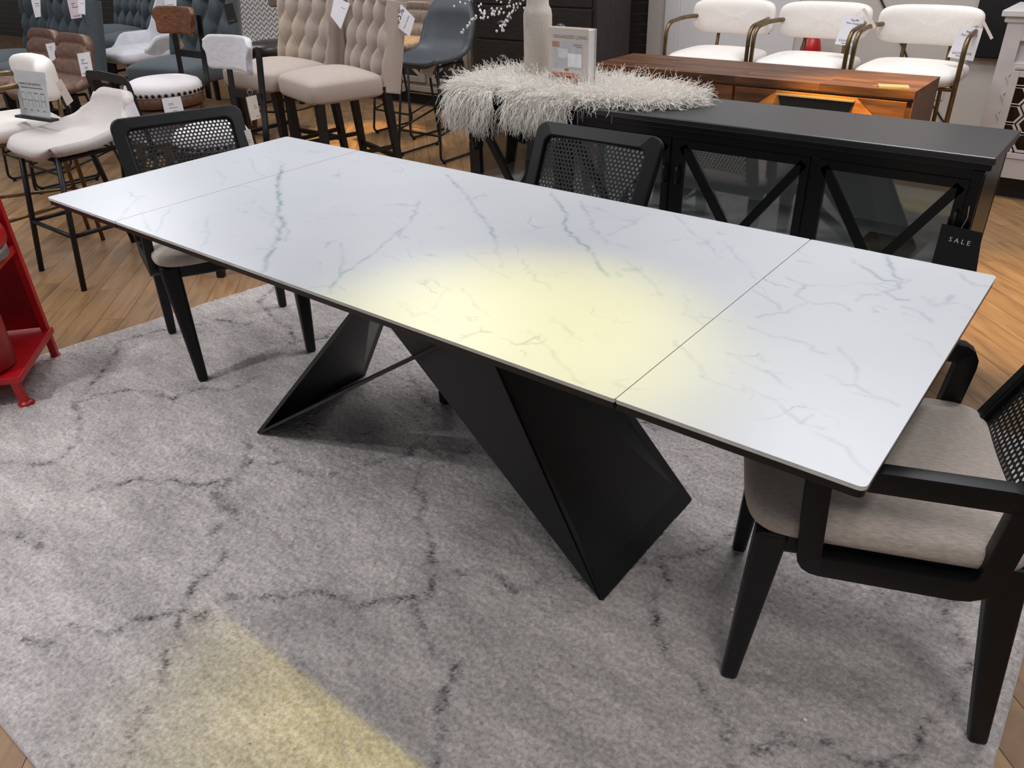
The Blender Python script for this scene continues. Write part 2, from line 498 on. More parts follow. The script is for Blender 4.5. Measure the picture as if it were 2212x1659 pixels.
def wiggle(pts, amp, step, seed):
    """resample a polyline and add small random kinks"""
    r = np.random.default_rng(seed); P = [np.array(p[:2], float) for p in pts]; out = [P[0]]
    for a, b in zip(P[:-1], P[1:]):
        n = max(1, int(np.linalg.norm(b - a) / step))
        for k in range(1, n + 1):
            out.append(a + (b - a) * k / n + r.normal(0, amp, 2))
    return out


# ------------------------------------------------------------------ floor
def wood_floor_mat():
    m = bpy.data.materials.new('oak_laminate'); m.use_nodes = True
    nt = m.node_tree; b = nt.nodes['Principled BSDF']; L = nt.links.new
    tc = nt.nodes.new('ShaderNodeTexCoord'); oi = nt.nodes.new('ShaderNodeObjectInfo')
    ad = nt.nodes.new('ShaderNodeVectorMath'); ad.operation = 'MULTIPLY_ADD'; ad.inputs[1].default_value = (37, 37, 37)
    L(oi.outputs['Random'], ad.inputs[0]); L(tc.outputs['Object'], ad.inputs[2])
    mp = nt.nodes.new('ShaderNodeMapping'); mp.inputs['Scale'].default_value = (1.2, 9, 9); L(ad.outputs[0], mp.inputs[0])
    n = nt.nodes.new('ShaderNodeTexNoise'); n.inputs['Scale'].default_value = 2.2; n.inputs['Detail'].default_value = 7
    n.inputs['Roughness'].default_value = 0.6; n.inputs['Distortion'].default_value = 0.6
    L(mp.outputs[0], n.inputs['Vector'])
    cr = nt.nodes.new('ShaderNodeValToRGB')
    cr.color_ramp.elements[0].position = 0.28; cr.color_ramp.elements[0].color = (*lin('#7d5d40'), 1)
    cr.color_ramp.elements[1].position = 0.72; cr.color_ramp.elements[1].color = (*lin('#b58e62'), 1)
    e = cr.color_ramp.elements.new(0.5); e.color = (*lin('#a27b52'), 1)
    L(n.outputs[0], cr.inputs[0])
    hs = nt.nodes.new('ShaderNodeHueSaturation'); mr = nt.nodes.new('ShaderNodeMapRange')
    mr.inputs[3].default_value = 0.76; mr.inputs[4].default_value = 1.0
    L(oi.outputs['Random'], mr.inputs[0]); L(mr.outputs[0], hs.inputs['Value']); L(cr.outputs[0], hs.inputs['Color'])
    L(hs.outputs[0], b.inputs['Base Color']); b.inputs['Roughness'].default_value = 0.48
    return m


M_oak = wood_floor_mat()
floor = G().box((-5.0, 1.2, -0.02), (24, 9, 0.02)).obj('floor', M_sub); tag(floor, 'oak laminate floor of diagonal planks', None, kind='structure')
PWID, PLEN = 0.108, 0.9
ang = math.radians(135)
du = np.array([math.cos(ang), math.sin(ang)]); dv = np.array([-du[1], du[0]])
plank_me = G().box((0, 0, -0.005), (PLEN - 0.0018, PWID - 0.0018, 0.0099)).obj('plank_tmp', M_oak, None)
pm = plank_me.data; bpy.data.objects.remove(plank_me)
near = []
for i in range(-110, 111):
    off = (i * 0.381) % 1.0 * PLEN
    for j in range(-18, 19):
        c = du * (j * PLEN + off) + dv * (i * PWID + 0.02)
        if not (-16 < c[0] < 6 and -2.6 < c[1] < 5.2): continue
        q = CR @ (np.array([c[0], c[1], 0]) - CC)
        if q[2] < 0.3: vis = False
        else:
            px = CF * q[0] / q[2] + PW / 2; py = CF * q[1] / q[2] + PH / 2
            vis = -350 < px < PW + 350 and -60 < py < PH + 350
        under = -1.45 < c[0] < 1.3 and -1.05 < c[1] < 0.95
        near.append((0 if (vis and not under) else 1, np.linalg.norm(c - CC[:2]), tuple(c)))
near.sort()
rest = G()
for k, (flag, dist, c) in enumerate(near):
    if k < 290 and flag == 0:
        o = bpy.data.objects.new('plank', pm); col.objects.link(o); o.parent = floor
        o.location = (c[0], c[1], 0); o.rotation_euler = (0, 0, ang)
    else:
        a = du * (PLEN / 2 - 0.0009); b = dv * (PWID / 2 - 0.0009); c2 = np.array(c)
        cs = [c2 - a - b, c2 + a - b, c2 + a + b, c2 - a + b]
        rest.hexa([(p[0], p[1], -0.0099) for p in cs], [(p[0], p[1], 0) for p in cs])
ro = rest.obj('plank_field', mat('oak_laminate_far', '#987652', 0.5, color2='#7b5c40', scale=3.0, stretch=(3, 3, 1), detail=6), floor)
tag(ro, None, None, kind='stuff')

# ------------------------------------------------------------------ walls
WY = 4.62
wall = G().box((1.55, WY + 0.05, 1.6), (7.1, 0.1, 3.2)).obj('wall_back', M_wall); tag(wall, 'warm grey painted back wall', None, kind='structure')
wl = G().box((-8.75, WY + 0.07, 1.6), (13.5, 0.06, 3.2)).obj('wall_back', M_groove); tag(wl, 'dark slatted display wall with tan grooves', None, kind='structure')
sb = G().box((0, 0, 0), (13.5, 0.008, 0.0715)).obj('slat', M_slat, wl, bevel=0.002); sb.location = (-8.75, WY + 0.036, 0.04)
for k in range(1, 20):
    o = sb.copy(); col.objects.link(o); o.parent = wl; o.location = (-8.75, WY + 0.036, 0.04 + 0.0775 * k)
o = G().box((-8.75, WY + 0.02, 2.39), (13.5, 0.04, 1.6)).obj('upper_board', M_slat, wl)
g = G()
x0 = by(1437, 60, WY)[0]; x1 = by(1468, 60, WY)[0]; x2 = by(1715, 90, WY)[0]
tr = G().box(((x0 + x1) / 2, WY - 0.012, 1.1), (x1 - x0, 0.024, 2.2)).obj('trim_1', M_trim, bevel=0.004); tag(tr, 'white door casing', None, kind='structure')
dr = G().box(((x1 + x2) / 2, WY - 0.006, 1.08), (x2 - x1, 0.012, 2.16)).obj('door_1', M_trim, bevel=0.003); tag(dr, 'white flush door in the back wall', None, kind='structure')
bbx = by(1400, 60, WY)[0]
bs = G().box(((x2 + 5) / 2, WY - 0.008, 0.05), (5 - x2, 0.016, 0.1)).obj('baseboard_back', M_trim); tag(bs, 'white baseboard', None, kind='structure')

# black wall panel, outlet, cord, red cylinder
p0 = by(2103, 60, WY - 0.03); p1 = by(2112, 124, WY - 0.03)
t = thing('wall_screen', 'large black screen on the grey wall beside white cabinet', 'screen', (p0[0] + 0.5, WY, p1[2]))
G().box((0, -0.03, 0.45), (1.0, 0.05, 0.9)).obj('panel', mat('black_gloss', '#08080a', 0.25), t, bevel=0.004)
G().box((0, -0.058, 0.45), (0.985, 0.004, 0.885)).obj('bezel', mat('black_satin', '#101012', 0.4), t)
p = by(2026, 196, WY - 0.01)
t = thing('wall_outlet', 'white electrical outlet low on the grey wall', 'outlet', (p[0], WY, p[2]))
G().box((0, -0.004, 0), (0.07, 0.008, 0.115)).obj('cover_plate', M_trim, t, bevel=0.002)
for s in (-1, 1): G().box((0, -0.009, s * 0.024), (0.03, 0.003, 0.028)).obj('socket', M_whitepaint, t, bevel=0.002)
pts = [by(a, b, WY - 0.008) for a, b in ((1885, -60), (1903, 0), (1912, 18), (1928, 50), (1946, 92), (1955, 112), (1964, 140), (1985, 185), (2014, 228), (2024, 240), (2034, 258), (2050, 275))]
o = G().tube(fillet(pts, 0.05), 0.006, 6).obj('power_cord', M_blackcard, None, True); tag(o, 'thin black power cord trailing down the grey wall', 'cord')
p = by(1750, 110, WY - 0.14)
t = thing('red_canister', 'red metal cylinder by the wall behind the middle ivory bar stool', 'canister', (p[0], WY - 0.14, 0))
G().lathe([(0.0, 0), (0.068, 0), (0.07, 0.02), (0.07, 0.62), (0.055, 0.68), (0.02, 0.71), (0.0, 0.71)], 24).obj('body', M_red, t, True)
G().lathe([(0.0, 0.71), (0.018, 0.71), (0.018, 0.76), (0.0, 0.76)], 12).obj('neck', M_black_frame, t, True)

# ------------------------------------------------------------------ rug
RUGC = [(-1.985, -1.262), (1.492, -1.262), (1.49, 1.158), (-1.565, 1.175)]   # four floor corners
RUGZ = 0.011
NX, NY = 640, 480
uu = np.linspace(0, 1, NX); vv = np.linspace(0, 1, NY)
U, Vv = np.meshgrid(uu, vv, indexing='ij')
c0, c1, c2, c3 = [np.array(c) for c in RUGC]
XY = ((1 - U) * (1 - Vv))[..., None] * c0 + (U * (1 - Vv))[..., None] * c1 + (U * Vv)[..., None] * c2 + ((1 - U) * Vv)[..., None] * c3
hz = RUGZ + rng.normal(0, 0.0013, (NX, NY))
blot = rng.normal(0, 1, (NX // 3 + 2, NY // 3 + 2)); hz += 0.0009 * np.kron(blot, np.ones((3, 3)))[:NX, :NY]
XYj = XY + rng.normal(0, 0.0012, XY.shape)
XYj[0] = XY[0]; XYj[-1] = XY[-1]; XYj[:, 0] = XY[:, 0]; XYj[:, -1] = XY[:, -1]
edge = np.minimum(np.minimum(U, 1 - U) * 3.2, np.minimum(Vv, 1 - Vv) * 2.4)
hz = np.where(edge < 0.012, 0.0065, hz); hz = np.where(edge < 0.001, 0.0005, hz)
RL = [  # dark trellis lines in the photograph, dropped onto the floor
    [(0, 1362), (50, 1376), (100, 1402)], [(100, 1402), (150, 1360), (230, 1385), (290, 1350), (390, 1320), (430, 1270), (470, 1230), (480, 1195), (458, 1165), (485, 1138), (512, 1128), (480, 1100), (468, 1062), (505, 1040), (538, 1002), (540, 955)],
    [(505, 1040), (430, 1055), (370, 1045), (290, 1040), (240, 1050), (190, 1070)],
    [(540, 1005), (610, 1005), (660, 1030), (705, 1036), (760, 1015), (830, 1000), (880, 985), (920, 965), (960, 998), (1040, 970)],
    [(880, 985), (930, 940), (945, 895), (910, 860), (890, 830), (880, 790)], [(920, 1000), (895, 1060), (912, 1095), (905, 1130), (935, 1180), (942, 1240), (918, 1292), (860, 1302), (760, 1312), (700, 1277), (630, 1290), (560, 1300), (500, 1290), (430, 1345), (395, 1325)],
    [(930, 1257), (985, 1245), (1060, 1245), (1112, 1280), (1160, 1272), (1200, 1240), (1260, 1262), (1330, 1230), (1420, 1215)],
    [(1420, 1215), (1432, 1260), (1408, 1310), (1420, 1370), (1440, 1420), (1500, 1480), (1550, 1540), (1572, 1600), (1570, 1659), (1600, 1720)],
    [(1420, 1215), (1480, 1210), (1560, 1180), (1620, 1130), (1650, 1080)], [(390, 1330), (372, 1400), (350, 1450), (345, 1512), (300, 1560), (290, 1620)],
    [(895, 1310), (930, 1420), (980, 1448), (960, 1500), (950, 1560), (962, 1592), (930, 1659), (950, 1720)], [(1570, 1630), (1690, 1610), (1780, 1622), (1860, 1659), (1950, 1650)],
    [(165, 872), (182, 920), (170, 960), (140, 990), (90, 1010), (0, 1005)], [(165, 875), (250, 850), (330, 850), (372, 870), (420, 845), (500, 850), (560, 815)],
    [(2030, 1300), (2062, 1370), (2092, 1440), (2060, 1520), (2000, 1570), (1950, 1650)], [(1870, 1235), (1960, 1300), (2030, 1318), (2110, 1290)], [(1650, 1080), (1740, 1140), (1870, 1235)],
    [(235, 790), (262, 742), (330, 722), (400, 712), (470, 695), (530, 706), (590, 690), (625, 715), (640, 742), (600, 772)], [(640, 742), (700, 735), (760, 690)], [(590, 690), (560, 655), (600, 620)],
    [(262, 742), (230, 800), (165, 872)], [(1350, 900), (1420, 930), (1500, 935), (1560, 960)], [(1040, 970), (1110, 900), (1200, 900)], [(0, 1150), (60, 1170), (100, 1200)], [(1930, 880), (1990, 900), (2040, 905)],
]
polys = [(wiggle([bz(*p) for p in l], 0.006, 0.03, 50 + i), 1.0, 1.0) for i, l in enumerate(RL)]
V = np.concatenate([XYj, hz[..., None]], 2).reshape(-1, 3)
ln = polydist(V[:, :2] + rng.normal(0, 0.004, (len(V), 2)), polys, 0.011) * np.clip(rng.normal(0.75, 0.35, len(V)), 0, 1.3)
I = (np.arange(NX - 1)[:, None] * NY + np.arange(NY - 1)[None, :]).reshape(-1)
Fq = np.stack([I, I + NY, I + NY + 1, I + 1], 1)
me = bpy.data.meshes.new('rug')
me.vertices.add(len(V)); me.vertices.foreach_set('co', V.reshape(-1))
me.loops.add(len(Fq) * 4); me.loops.foreach_set('vertex_index', Fq.reshape(-1).astype(np.int32))
me.polygons.add(len(Fq)); me.polygons.foreach_set('loop_start', np.arange(0, len(Fq) * 4, 4, dtype=np.int32))
me.update(calc_edges=True)
a = me.attributes.new('pattern', 'FLOAT', 'POINT'); a.data.foreach_set('value', ln.astype(np.float32))
M_rug = attr_mix_mat('heathered_rug_pile', 'pattern', '#dcd3d0', '#b0a7a2', '#48454c', 0.95, 95, 25, bump=0.6, bsc=480, strength=0.9, brk_min=0.25, cloud=0.17)
rug = thing('area_rug', 'grey heathered area rug with dark trellis lines under the marble table', 'rug', (0, 0, 0))
link('pile', me, M_rug, rug)
gb = G().hexa([(*c, 0.0003) for c in RUGC], [(*c, 0.004) for c in RUGC]); gb.obj('backing', mat('rug_backing', '#a59c97', 0.9), rug)

for i, (a, b) in enumerate(((1581, 1318), (1739, 1556))):
    p = bz(a, b, 0.014)
    V0 = G().sq((0, 0, 0.004), (0.0045, 0.0035, 0.003), 0.7, 0.8, 8, 5)
    o = V0.obj('paper_scrap', M_paper, None); o.location = (p[0], p[1], 0.012)
    tag(o, ('white paper scrap on the rug near the armchair front leg', 'white paper scrap on the rug nearest the bottom edge')[i], 'scrap')

# ------------------------------------------------------------------ dining table
TL, TW, TH = 2.4, 0.9, 0.76
VE = [
    ([(607, 358), (600, 400), (606, 440), (599, 462), (612, 482), (600, 510), (590, 540), (578, 562), (574, 588)], 1.0, 1.3),
    ([(560, 448), (580, 462), (603, 466), (622, 498), (612, 522)], 0.5, 0.8), ([(600, 470), (585, 485), (603, 500)], 0.5, 0.8),
    ([(905, 430), (895, 460), (885, 480), (860, 500), (835, 522), (810, 545), (788, 560), (760, 580), (735, 592), (715, 622)], 0.7, 0.9),
    ([(965, 378), (998, 410), (1022, 446), (1041, 467), (1055, 489), (1068, 513)], 0.8, 1.1), ([(1068, 513), (1075, 550), (1090, 580)], 0.4, 0.7),
    ([(1190, 416), (1209, 443), (1223, 462), (1218, 483), (1231, 508), (1247, 516), (1266, 532), (1283, 551), (1296, 576), (1312, 595)], 0.8, 1.0),
    ([(1253, 435), (1272, 462), (1285, 497), (1315, 527)], 0.55, 0.8), ([(1258, 443), (1299, 454), (1340, 473), (1367, 481), (1383, 470), (1405, 463)], 0.45, 0.7),
    ([(1313, 508), (1340, 497), (1372, 481)], 0.45, 0.7), ([(1456, 462), (1475, 484), (1500, 505), (1524, 522), (1560, 560)], 0.45, 0.7),
    ([(1843, 562), (1872, 584), (1913, 605), (1951, 611), (1966, 606)], 0.7, 1.0), ([(1908, 548), (1924, 570), (1929, 592), (1951, 611), (1935, 622), (1905, 632), (1937, 646), (1960, 648)], 0.75, 1.0),
    ([(1699, 600), (1729, 611), (1737, 624), (1726, 638), (1742, 654), (1764, 657), (1802, 654), (1845, 673)], 0.5, 0.8), ([(1742, 654), (1707, 670), (1666, 678), (1634, 684)], 0.5, 0.8),
    ([(1623, 627), (1653, 643), (1685, 665)], 0.4, 0.8), ([(1948, 662), (1986, 673), (2013, 695)], 0.5, 0.8), ([(1905, 632), (1870, 640), (1850, 650)], 0.4, 0.8),
    ([(1616, 706), (1673, 729), (1731, 740), (1790, 770)], 0.4, 0.8), ([(1575, 764), (1639, 798), (1673, 810), (1702, 839)], 0.45, 0.8), ([(1604, 833), (1673, 868), (1731, 914), (1777, 925)], 0.4, 0.8),
    ([(1754, 896), (1725, 920)], 0.5, 0.7), ([(1812, 752), (1847, 787), (1853, 821)], 0.5, 0.8), ([(1789, 810), (1858, 844), (1939, 873)], 0.4, 0.8), ([(1754, 931), (1824, 966), (1876, 1024)], 0.4, 0.9),
    ([(307, 455), (315, 478), (325, 500)], 0.4, 0.8), ([(374, 447), (351, 470), (343, 502)], 0.4, 0.8), ([(299, 427), (275, 451), (259, 474)], 0.4, 0.9), ([(450, 466), (446, 486), (450, 510), (430, 542)], 0.4, 0.7),
    ([(458, 359), (486, 383), (480, 400)], 0.4, 0.7), ([(736, 526), (740, 558), (736, 590), (712, 630)], 0.5, 0.8), ([(540, 340), (553, 372), (570, 380)], 0.4, 0.7),
    ([(1142, 713), (1183, 749), (1219, 790), (1255, 830)], 0.35, 0.7), ([(998, 623), (1029, 659), (1052, 681)], 0.4, 0.7), ([(862, 650), (894, 686), (930, 672), (966, 627)], 0.35, 0.7), ([(1196, 686), (1246, 722)], 0.35, 0.7),
    ([(1477, 636), (1486, 677), (1525, 700)], 0.4, 0.8), ([(1459, 736), (1508, 785), (1522, 817)], 0.35, 0.8), ([(700, 345), (740, 350), (790, 348)], 0.4, 0.6), ([(820, 470), (850, 480), (870, 500)], 0.3, 0.6),
    ([(1560, 520), (1600, 560), (1630, 600)], 0.35, 0.7), ([(1000, 545), (1040, 570), (1100, 600)], 0.3, 0.7), ([(1350, 560), (1400, 600), (1430, 640)], 0.35, 0.7), ([(1130, 560), (1150, 600), (1200, 630)], 0.3, 0.7),
    ([(1990, 640), (2020, 660), (2050, 655), (2060, 640)], 0.5, 1.3), ([(2070, 590), (2100, 615), (2130, 620)], 0.4, 1.0), ([(1960, 720), (2000, 740), (2030, 770)], 0.4, 0.8),
]
vpolys = [(wiggle([bz(*p, TH) for p in l], 0.0034, 0.014, 90 + i), w, f) for i, (l, w, f) in enumerate(VE)]
M_marble = attr_mix_mat('white_marble_ceramic', 'vein', '#c9cbce', '#c3c5c9', '#65868a', 0.30, 1.6, 22, fine=0.55, strength=0.85, brk_min=0.35)
table = thing('dining_table', 'long white marble-top extension dining table on black angular base', 'table', (0, 0, 0))
M_edge = mat('black_underlay', '#0f0e10', 0.35)
M_whiteedge = mat('pale_ceramic_edge', '#d8d5d0', 0.4)


def slab(name, xa, xb, round_l, round_r):
    W = xb - xa; nx = int(W / 0.0045); ny = 200; r = 0.011
    xs = np.linspace(xa, xb, nx); ys = np.linspace(-TW / 2, TW / 2, ny)
    X, Y = np.meshgrid(xs, ys, indexing='ij'); P = np.stack([X, Y], 2).reshape(-1, 2)
    for sx, on in ((xa, round_l), (xb, round_r)):          # rounded outer corners
        rr = r if on else 0.003
        for sy in (-TW / 2, TW / 2):
            cx = sx + (rr if sx == xa else -rr); cy = sy + (rr if sy < 0 else -rr)
            d = P - np.array([cx, cy]); m_ = ((d[:, 0] < 0) if sx == xa else (d[:, 0] > 0)) & ((d[:, 1] < 0) if sy < 0 else (d[:, 1] > 0))
            L_ = np.linalg.norm(d, axis=1); k = m_ & (L_ > rr); P[k] = np.array([cx, cy]) + d[k] / L_[k][:, None] * rr
    v = polydist(P, vpolys, 0.0042)
    V = np.concatenate([P, np.full((len(P), 1), TH)], 1); n = len(V)
    I = (np.arange(nx - 1)[:, None] * ny + np.arange(ny - 1)[None, :]).reshape(-1)
    F = [tuple(q) for q in np.stack([I, I + ny, I + ny + 1, I + 1], 1)]
    me = mesh(name, V, F); at = me.attributes.new('vein', 'FLOAT', 'POINT'); at.data.foreach_set('value', v.astype(np.float32))
    o = link(name, me, M_marble, table)
    # ring for edge
    def ring(z0, z1, inset, m, nm):
        out = []
        for cx, cy, a0, on in ((xb, TW / 2, 0, round_r), (xa, TW / 2, 90, round_l), (xa, -TW / 2, 180, round_l), (xb, -TW / 2, 270, round_r)):
            rr = r if on else 0.003; sx = -1 if cx == xb else 1; sy = -1 if cy > 0 else 1
            for k in range(5):
                an = math.radians(a0 + 90 * k / 4); out.append((cx + sx * rr + rr * math.cos(an) + sx * inset, cy + sy * rr + rr * math.sin(an) + sy * inset))
        G().ext(out, (0, 0, z1 - z0), ((0, 0, z0), (1, 0, 0), (0, 1, 0))).obj(nm, m, o)
    ring(TH - 0.0075, TH - 0.0004, 0.0003, M_whiteedge, 'ceramic_edge')
    ring(TH - 0.021, TH - 0.0075, 0.0015, M_edge, 'underlay')


slab('leaf_top', -1.2, -0.8009, True, False)
slab('centre_top', -0.7991, 0.7991, False, False)
slab('leaf_top', 0.8009, 1.2, False, True)
G().box((0, 0, 0.722), (1.5, 0.62, 0.034)).obj('under_frame', M_edge, table, bevel=0.003)
for s in (-1, 1): G().box((s * 0.96, 0, 0.728), (0.4, 0.5, 0.02)).obj('leaf_rail', M_edge, table)


def plate(name, pts, th, parent=table):
    """flat or slightly twisted polygon plate with thickness"""
    P = np.array(pts, float); c = P.mean(0); n = np.cross(P[1] - P[0], P[-1] - P[0]); n /= np.linalg.norm(n); k = len(P)
    A = P - n * th / 2; B = P + n * th / 2
    g = Geo(); g.add(list(A) + list(B), [tuple(reversed(range(k))), tuple(range(k, 2 * k))] + [(i, (i + 1) % k, k + (i + 1) % k, k + i) for i in range(k)])
    return g.obj(name, M_black_metal, parent)


Z1 = 0.708
for s in (1, -1):
    R_ = lambda x, y, z: (s * x, s * y, z)
    plate('leg_blade', [R_(0.652, -0.215, 0.012), R_(0.648, 0.262, 0.012), R_(-0.02, 0.255, Z1), R_(0.255, -0.20, Z1)], 0.012)
plate('leg_wing', [(0.650, -0.212, 0.012), (0.262, -0.204, Z1), (-0.22, -0.175, Z1)], 0.010)
plate('leg_wing', [(-0.650, 0.212, 0.012), (-0.262, 0.204, Z1), (-0.30, 0.205, Z1)], 0.010)
G().hexa([(-0.655, -0.262, 0.012), (-0.640, -0.262, 0.012), (-0.625, -0.165, 0.012), (-0.655, -0.165, 0.012)],
         [(0.37, -0.235, Z1), (0.385, -0.235, Z1), (0.385, -0.180, Z1), (0.37, -0.180, Z1)]).obj('leg_brace', M_black_metal, table)
G().hexa([(0.655, 0.262, 0.012), (0.640, 0.262, 0.012), (0.625, 0.165, 0.012), (0.655, 0.165, 0.012)],
         [(-0.37, 0.235, Z1), (-0.385, 0.235, Z1), (-0.385, 0.180, Z1), (-0.37, 0.180, Z1)]).obj('leg_brace', M_black_metal, table)

# ------------------------------------------------------------------ cards and price tags
def card(name, label, cat, quad, p, n, m=None, th=0.0012, hole=None):
    """a card whose four photographed corners lie in a vertical plane through the thing it hangs on"""
    m = m or M_paper
    n = np.array(n, float); n /= np.linalg.norm(n)
    Q = [bplane(a, b, p, n) for a, b in quad]
    o0 = np.array(Q[3])
    g = Geo(); A = [q - o0 for q in Q]; B = [q - o0 - n * th for q in Q]
    g.add(A + B, [(0, 3, 2, 1), (4, 5, 6, 7), (0, 1, 5, 4), (1, 2, 6, 5), (2, 3, 7, 6), (3, 0, 4, 7)])
    t = thing(name, label, cat, tuple(o0))
    g.obj('card', m, t)
    tl, tr_, br, bl = [np.array(q) - o0 for q in Q]
    right = tr_ - tl; down = bl - tl
    t['_w'] = float(np.linalg.norm(right))
    def at(u, v): return tl + right * u + down * v + n * 0.0004
    return t, at, right, -down, float(np.linalg.norm(right)), float(np.linalg.norm(down))


def prints(t, at, right, up, w, h, rows):
    """rows: (text or None, u, v, size-fraction-of-height or (bar width), material)"""
    for r in rows:
        if r[0] is None:
            _, u, v, bw, m = r
            a = at(u, v); b = at(u + bw, v); c = at(u + bw, v + 0.022); d = at(u, v + 0.022)
            g = Geo(); g.add([a, b, c, d], [(0, 3, 2, 1)]); g.obj('print_line', m, t)
        else:
            s, u, v, size, m = r[:5]
            put_text(s, size * h, at(u, v), right, up, m, t, r[5] if len(r) > 5 else 'LEFT')


def string(pts, r=0.001):
    return G().tube(pts, r, 5)

# ------------------------------------------------------------------ cane armchairs
def sweep(path, w, d, closed=True, side=(1, 0, 0)):
    P = [np.array(p, float) for p in path]; m = len(P); u = np.array(side, float); g = Geo(); V = []
    for i in range(m):
        t = (P[(i + 1) % m] - P[i - 1]) if closed else (P[min(i + 1, m - 1)] - P[max(i - 1, 0)])
        t /= np.linalg.norm(t); v = np.cross(t, u)
        V += [P[i] - u * w / 2 - v * d / 2, P[i] + u * w / 2 - v * d / 2, P[i] + u * w / 2 + v * d / 2, P[i] - u * w / 2 + v * d / 2]
    F = []
    for i in range(m if closed else m - 1):
        j = (i + 1) % m
        for k in range(4): F.append((i * 4 + k, i * 4 + (k + 1) % 4, j * 4 + (k + 1) % 4, j * 4 + k))
    if not closed: F += [(3, 2, 1, 0), tuple((m - 1) * 4 + k for k in range(4))]
    return g.add(V, F)


def rounded_loop(pts, r):
    """fillet a closed polyline"""
    n = len(pts); P = [np.array(p, float) for p in pts]; out = []
    for i in range(n):
        a = P[i - 1] - P[i]; b = P[(i + 1) % n] - P[i]; la, lb = np.linalg.norm(a), np.linalg.norm(b)
        rr = r[i] if hasattr(r, '__len__') else r
        p0 = P[i] + a / la * rr; p2 = P[i] + b / lb * rr
        for k in range(5):
            t = k / 4; out.append((1 - t) ** 2 * p0 + 2 * t * (1 - t) * P[i] + t * t * p2)
    return out


def cane_mesh(w, h, r):
    pu, pv, hr = 0.0150, 0.0132, 0.0052; g = Geo()
    nr = int(h / pv); y0 = -nr * pv / 2
    for j in range(nr):
        off = (j % 2) * pu / 2; nc = int(w / pu) - (j % 2); x0 = -int(w / pu) * pu / 2 + off
        row = [(x0 + i * pu, x0 + (i + 1) * pu, True) for i in range(nc)]
        if x0 > -w / 2: row = [(-w / 2, x0, False)] + row
        if x0 + nc * pu < w / 2: row.append((x0 + nc * pu, w / 2, False))
        ya, yb = y0 + j * pv, y0 + (j + 1) * pv
        if j == 0: ya = -h / 2
        if j == nr - 1: yb = h / 2
        for xa, xb, hole in row:
            cx, cy = (xa + xb) / 2, y0 + (j + .5) * pv
            if abs(cx) > w / 2 - r * .4 and abs(cy) > h / 2 - r * .4: hole = False
            B = [(xb, cy), (xb, yb), (cx, yb), (xa, yb), (xa, cy), (xa, ya), (cx, ya), (xb, ya)]
            if not hole:
                g.add([(p[0], 0, p[1]) for p in (B[1], B[3], B[5], B[7])], [(0, 1, 2, 3)]); continue
            H = [(cx + hr * math.cos(k * math.pi / 4), cy + hr * math.sin(k * math.pi / 4)) for k in range(8)]
            g.add([(p[0], 0, p[1]) for p in B + H], [(k, (k + 1) % 8, 8 + (k + 1) % 8, 8 + k) for k in range(8)])
    return g


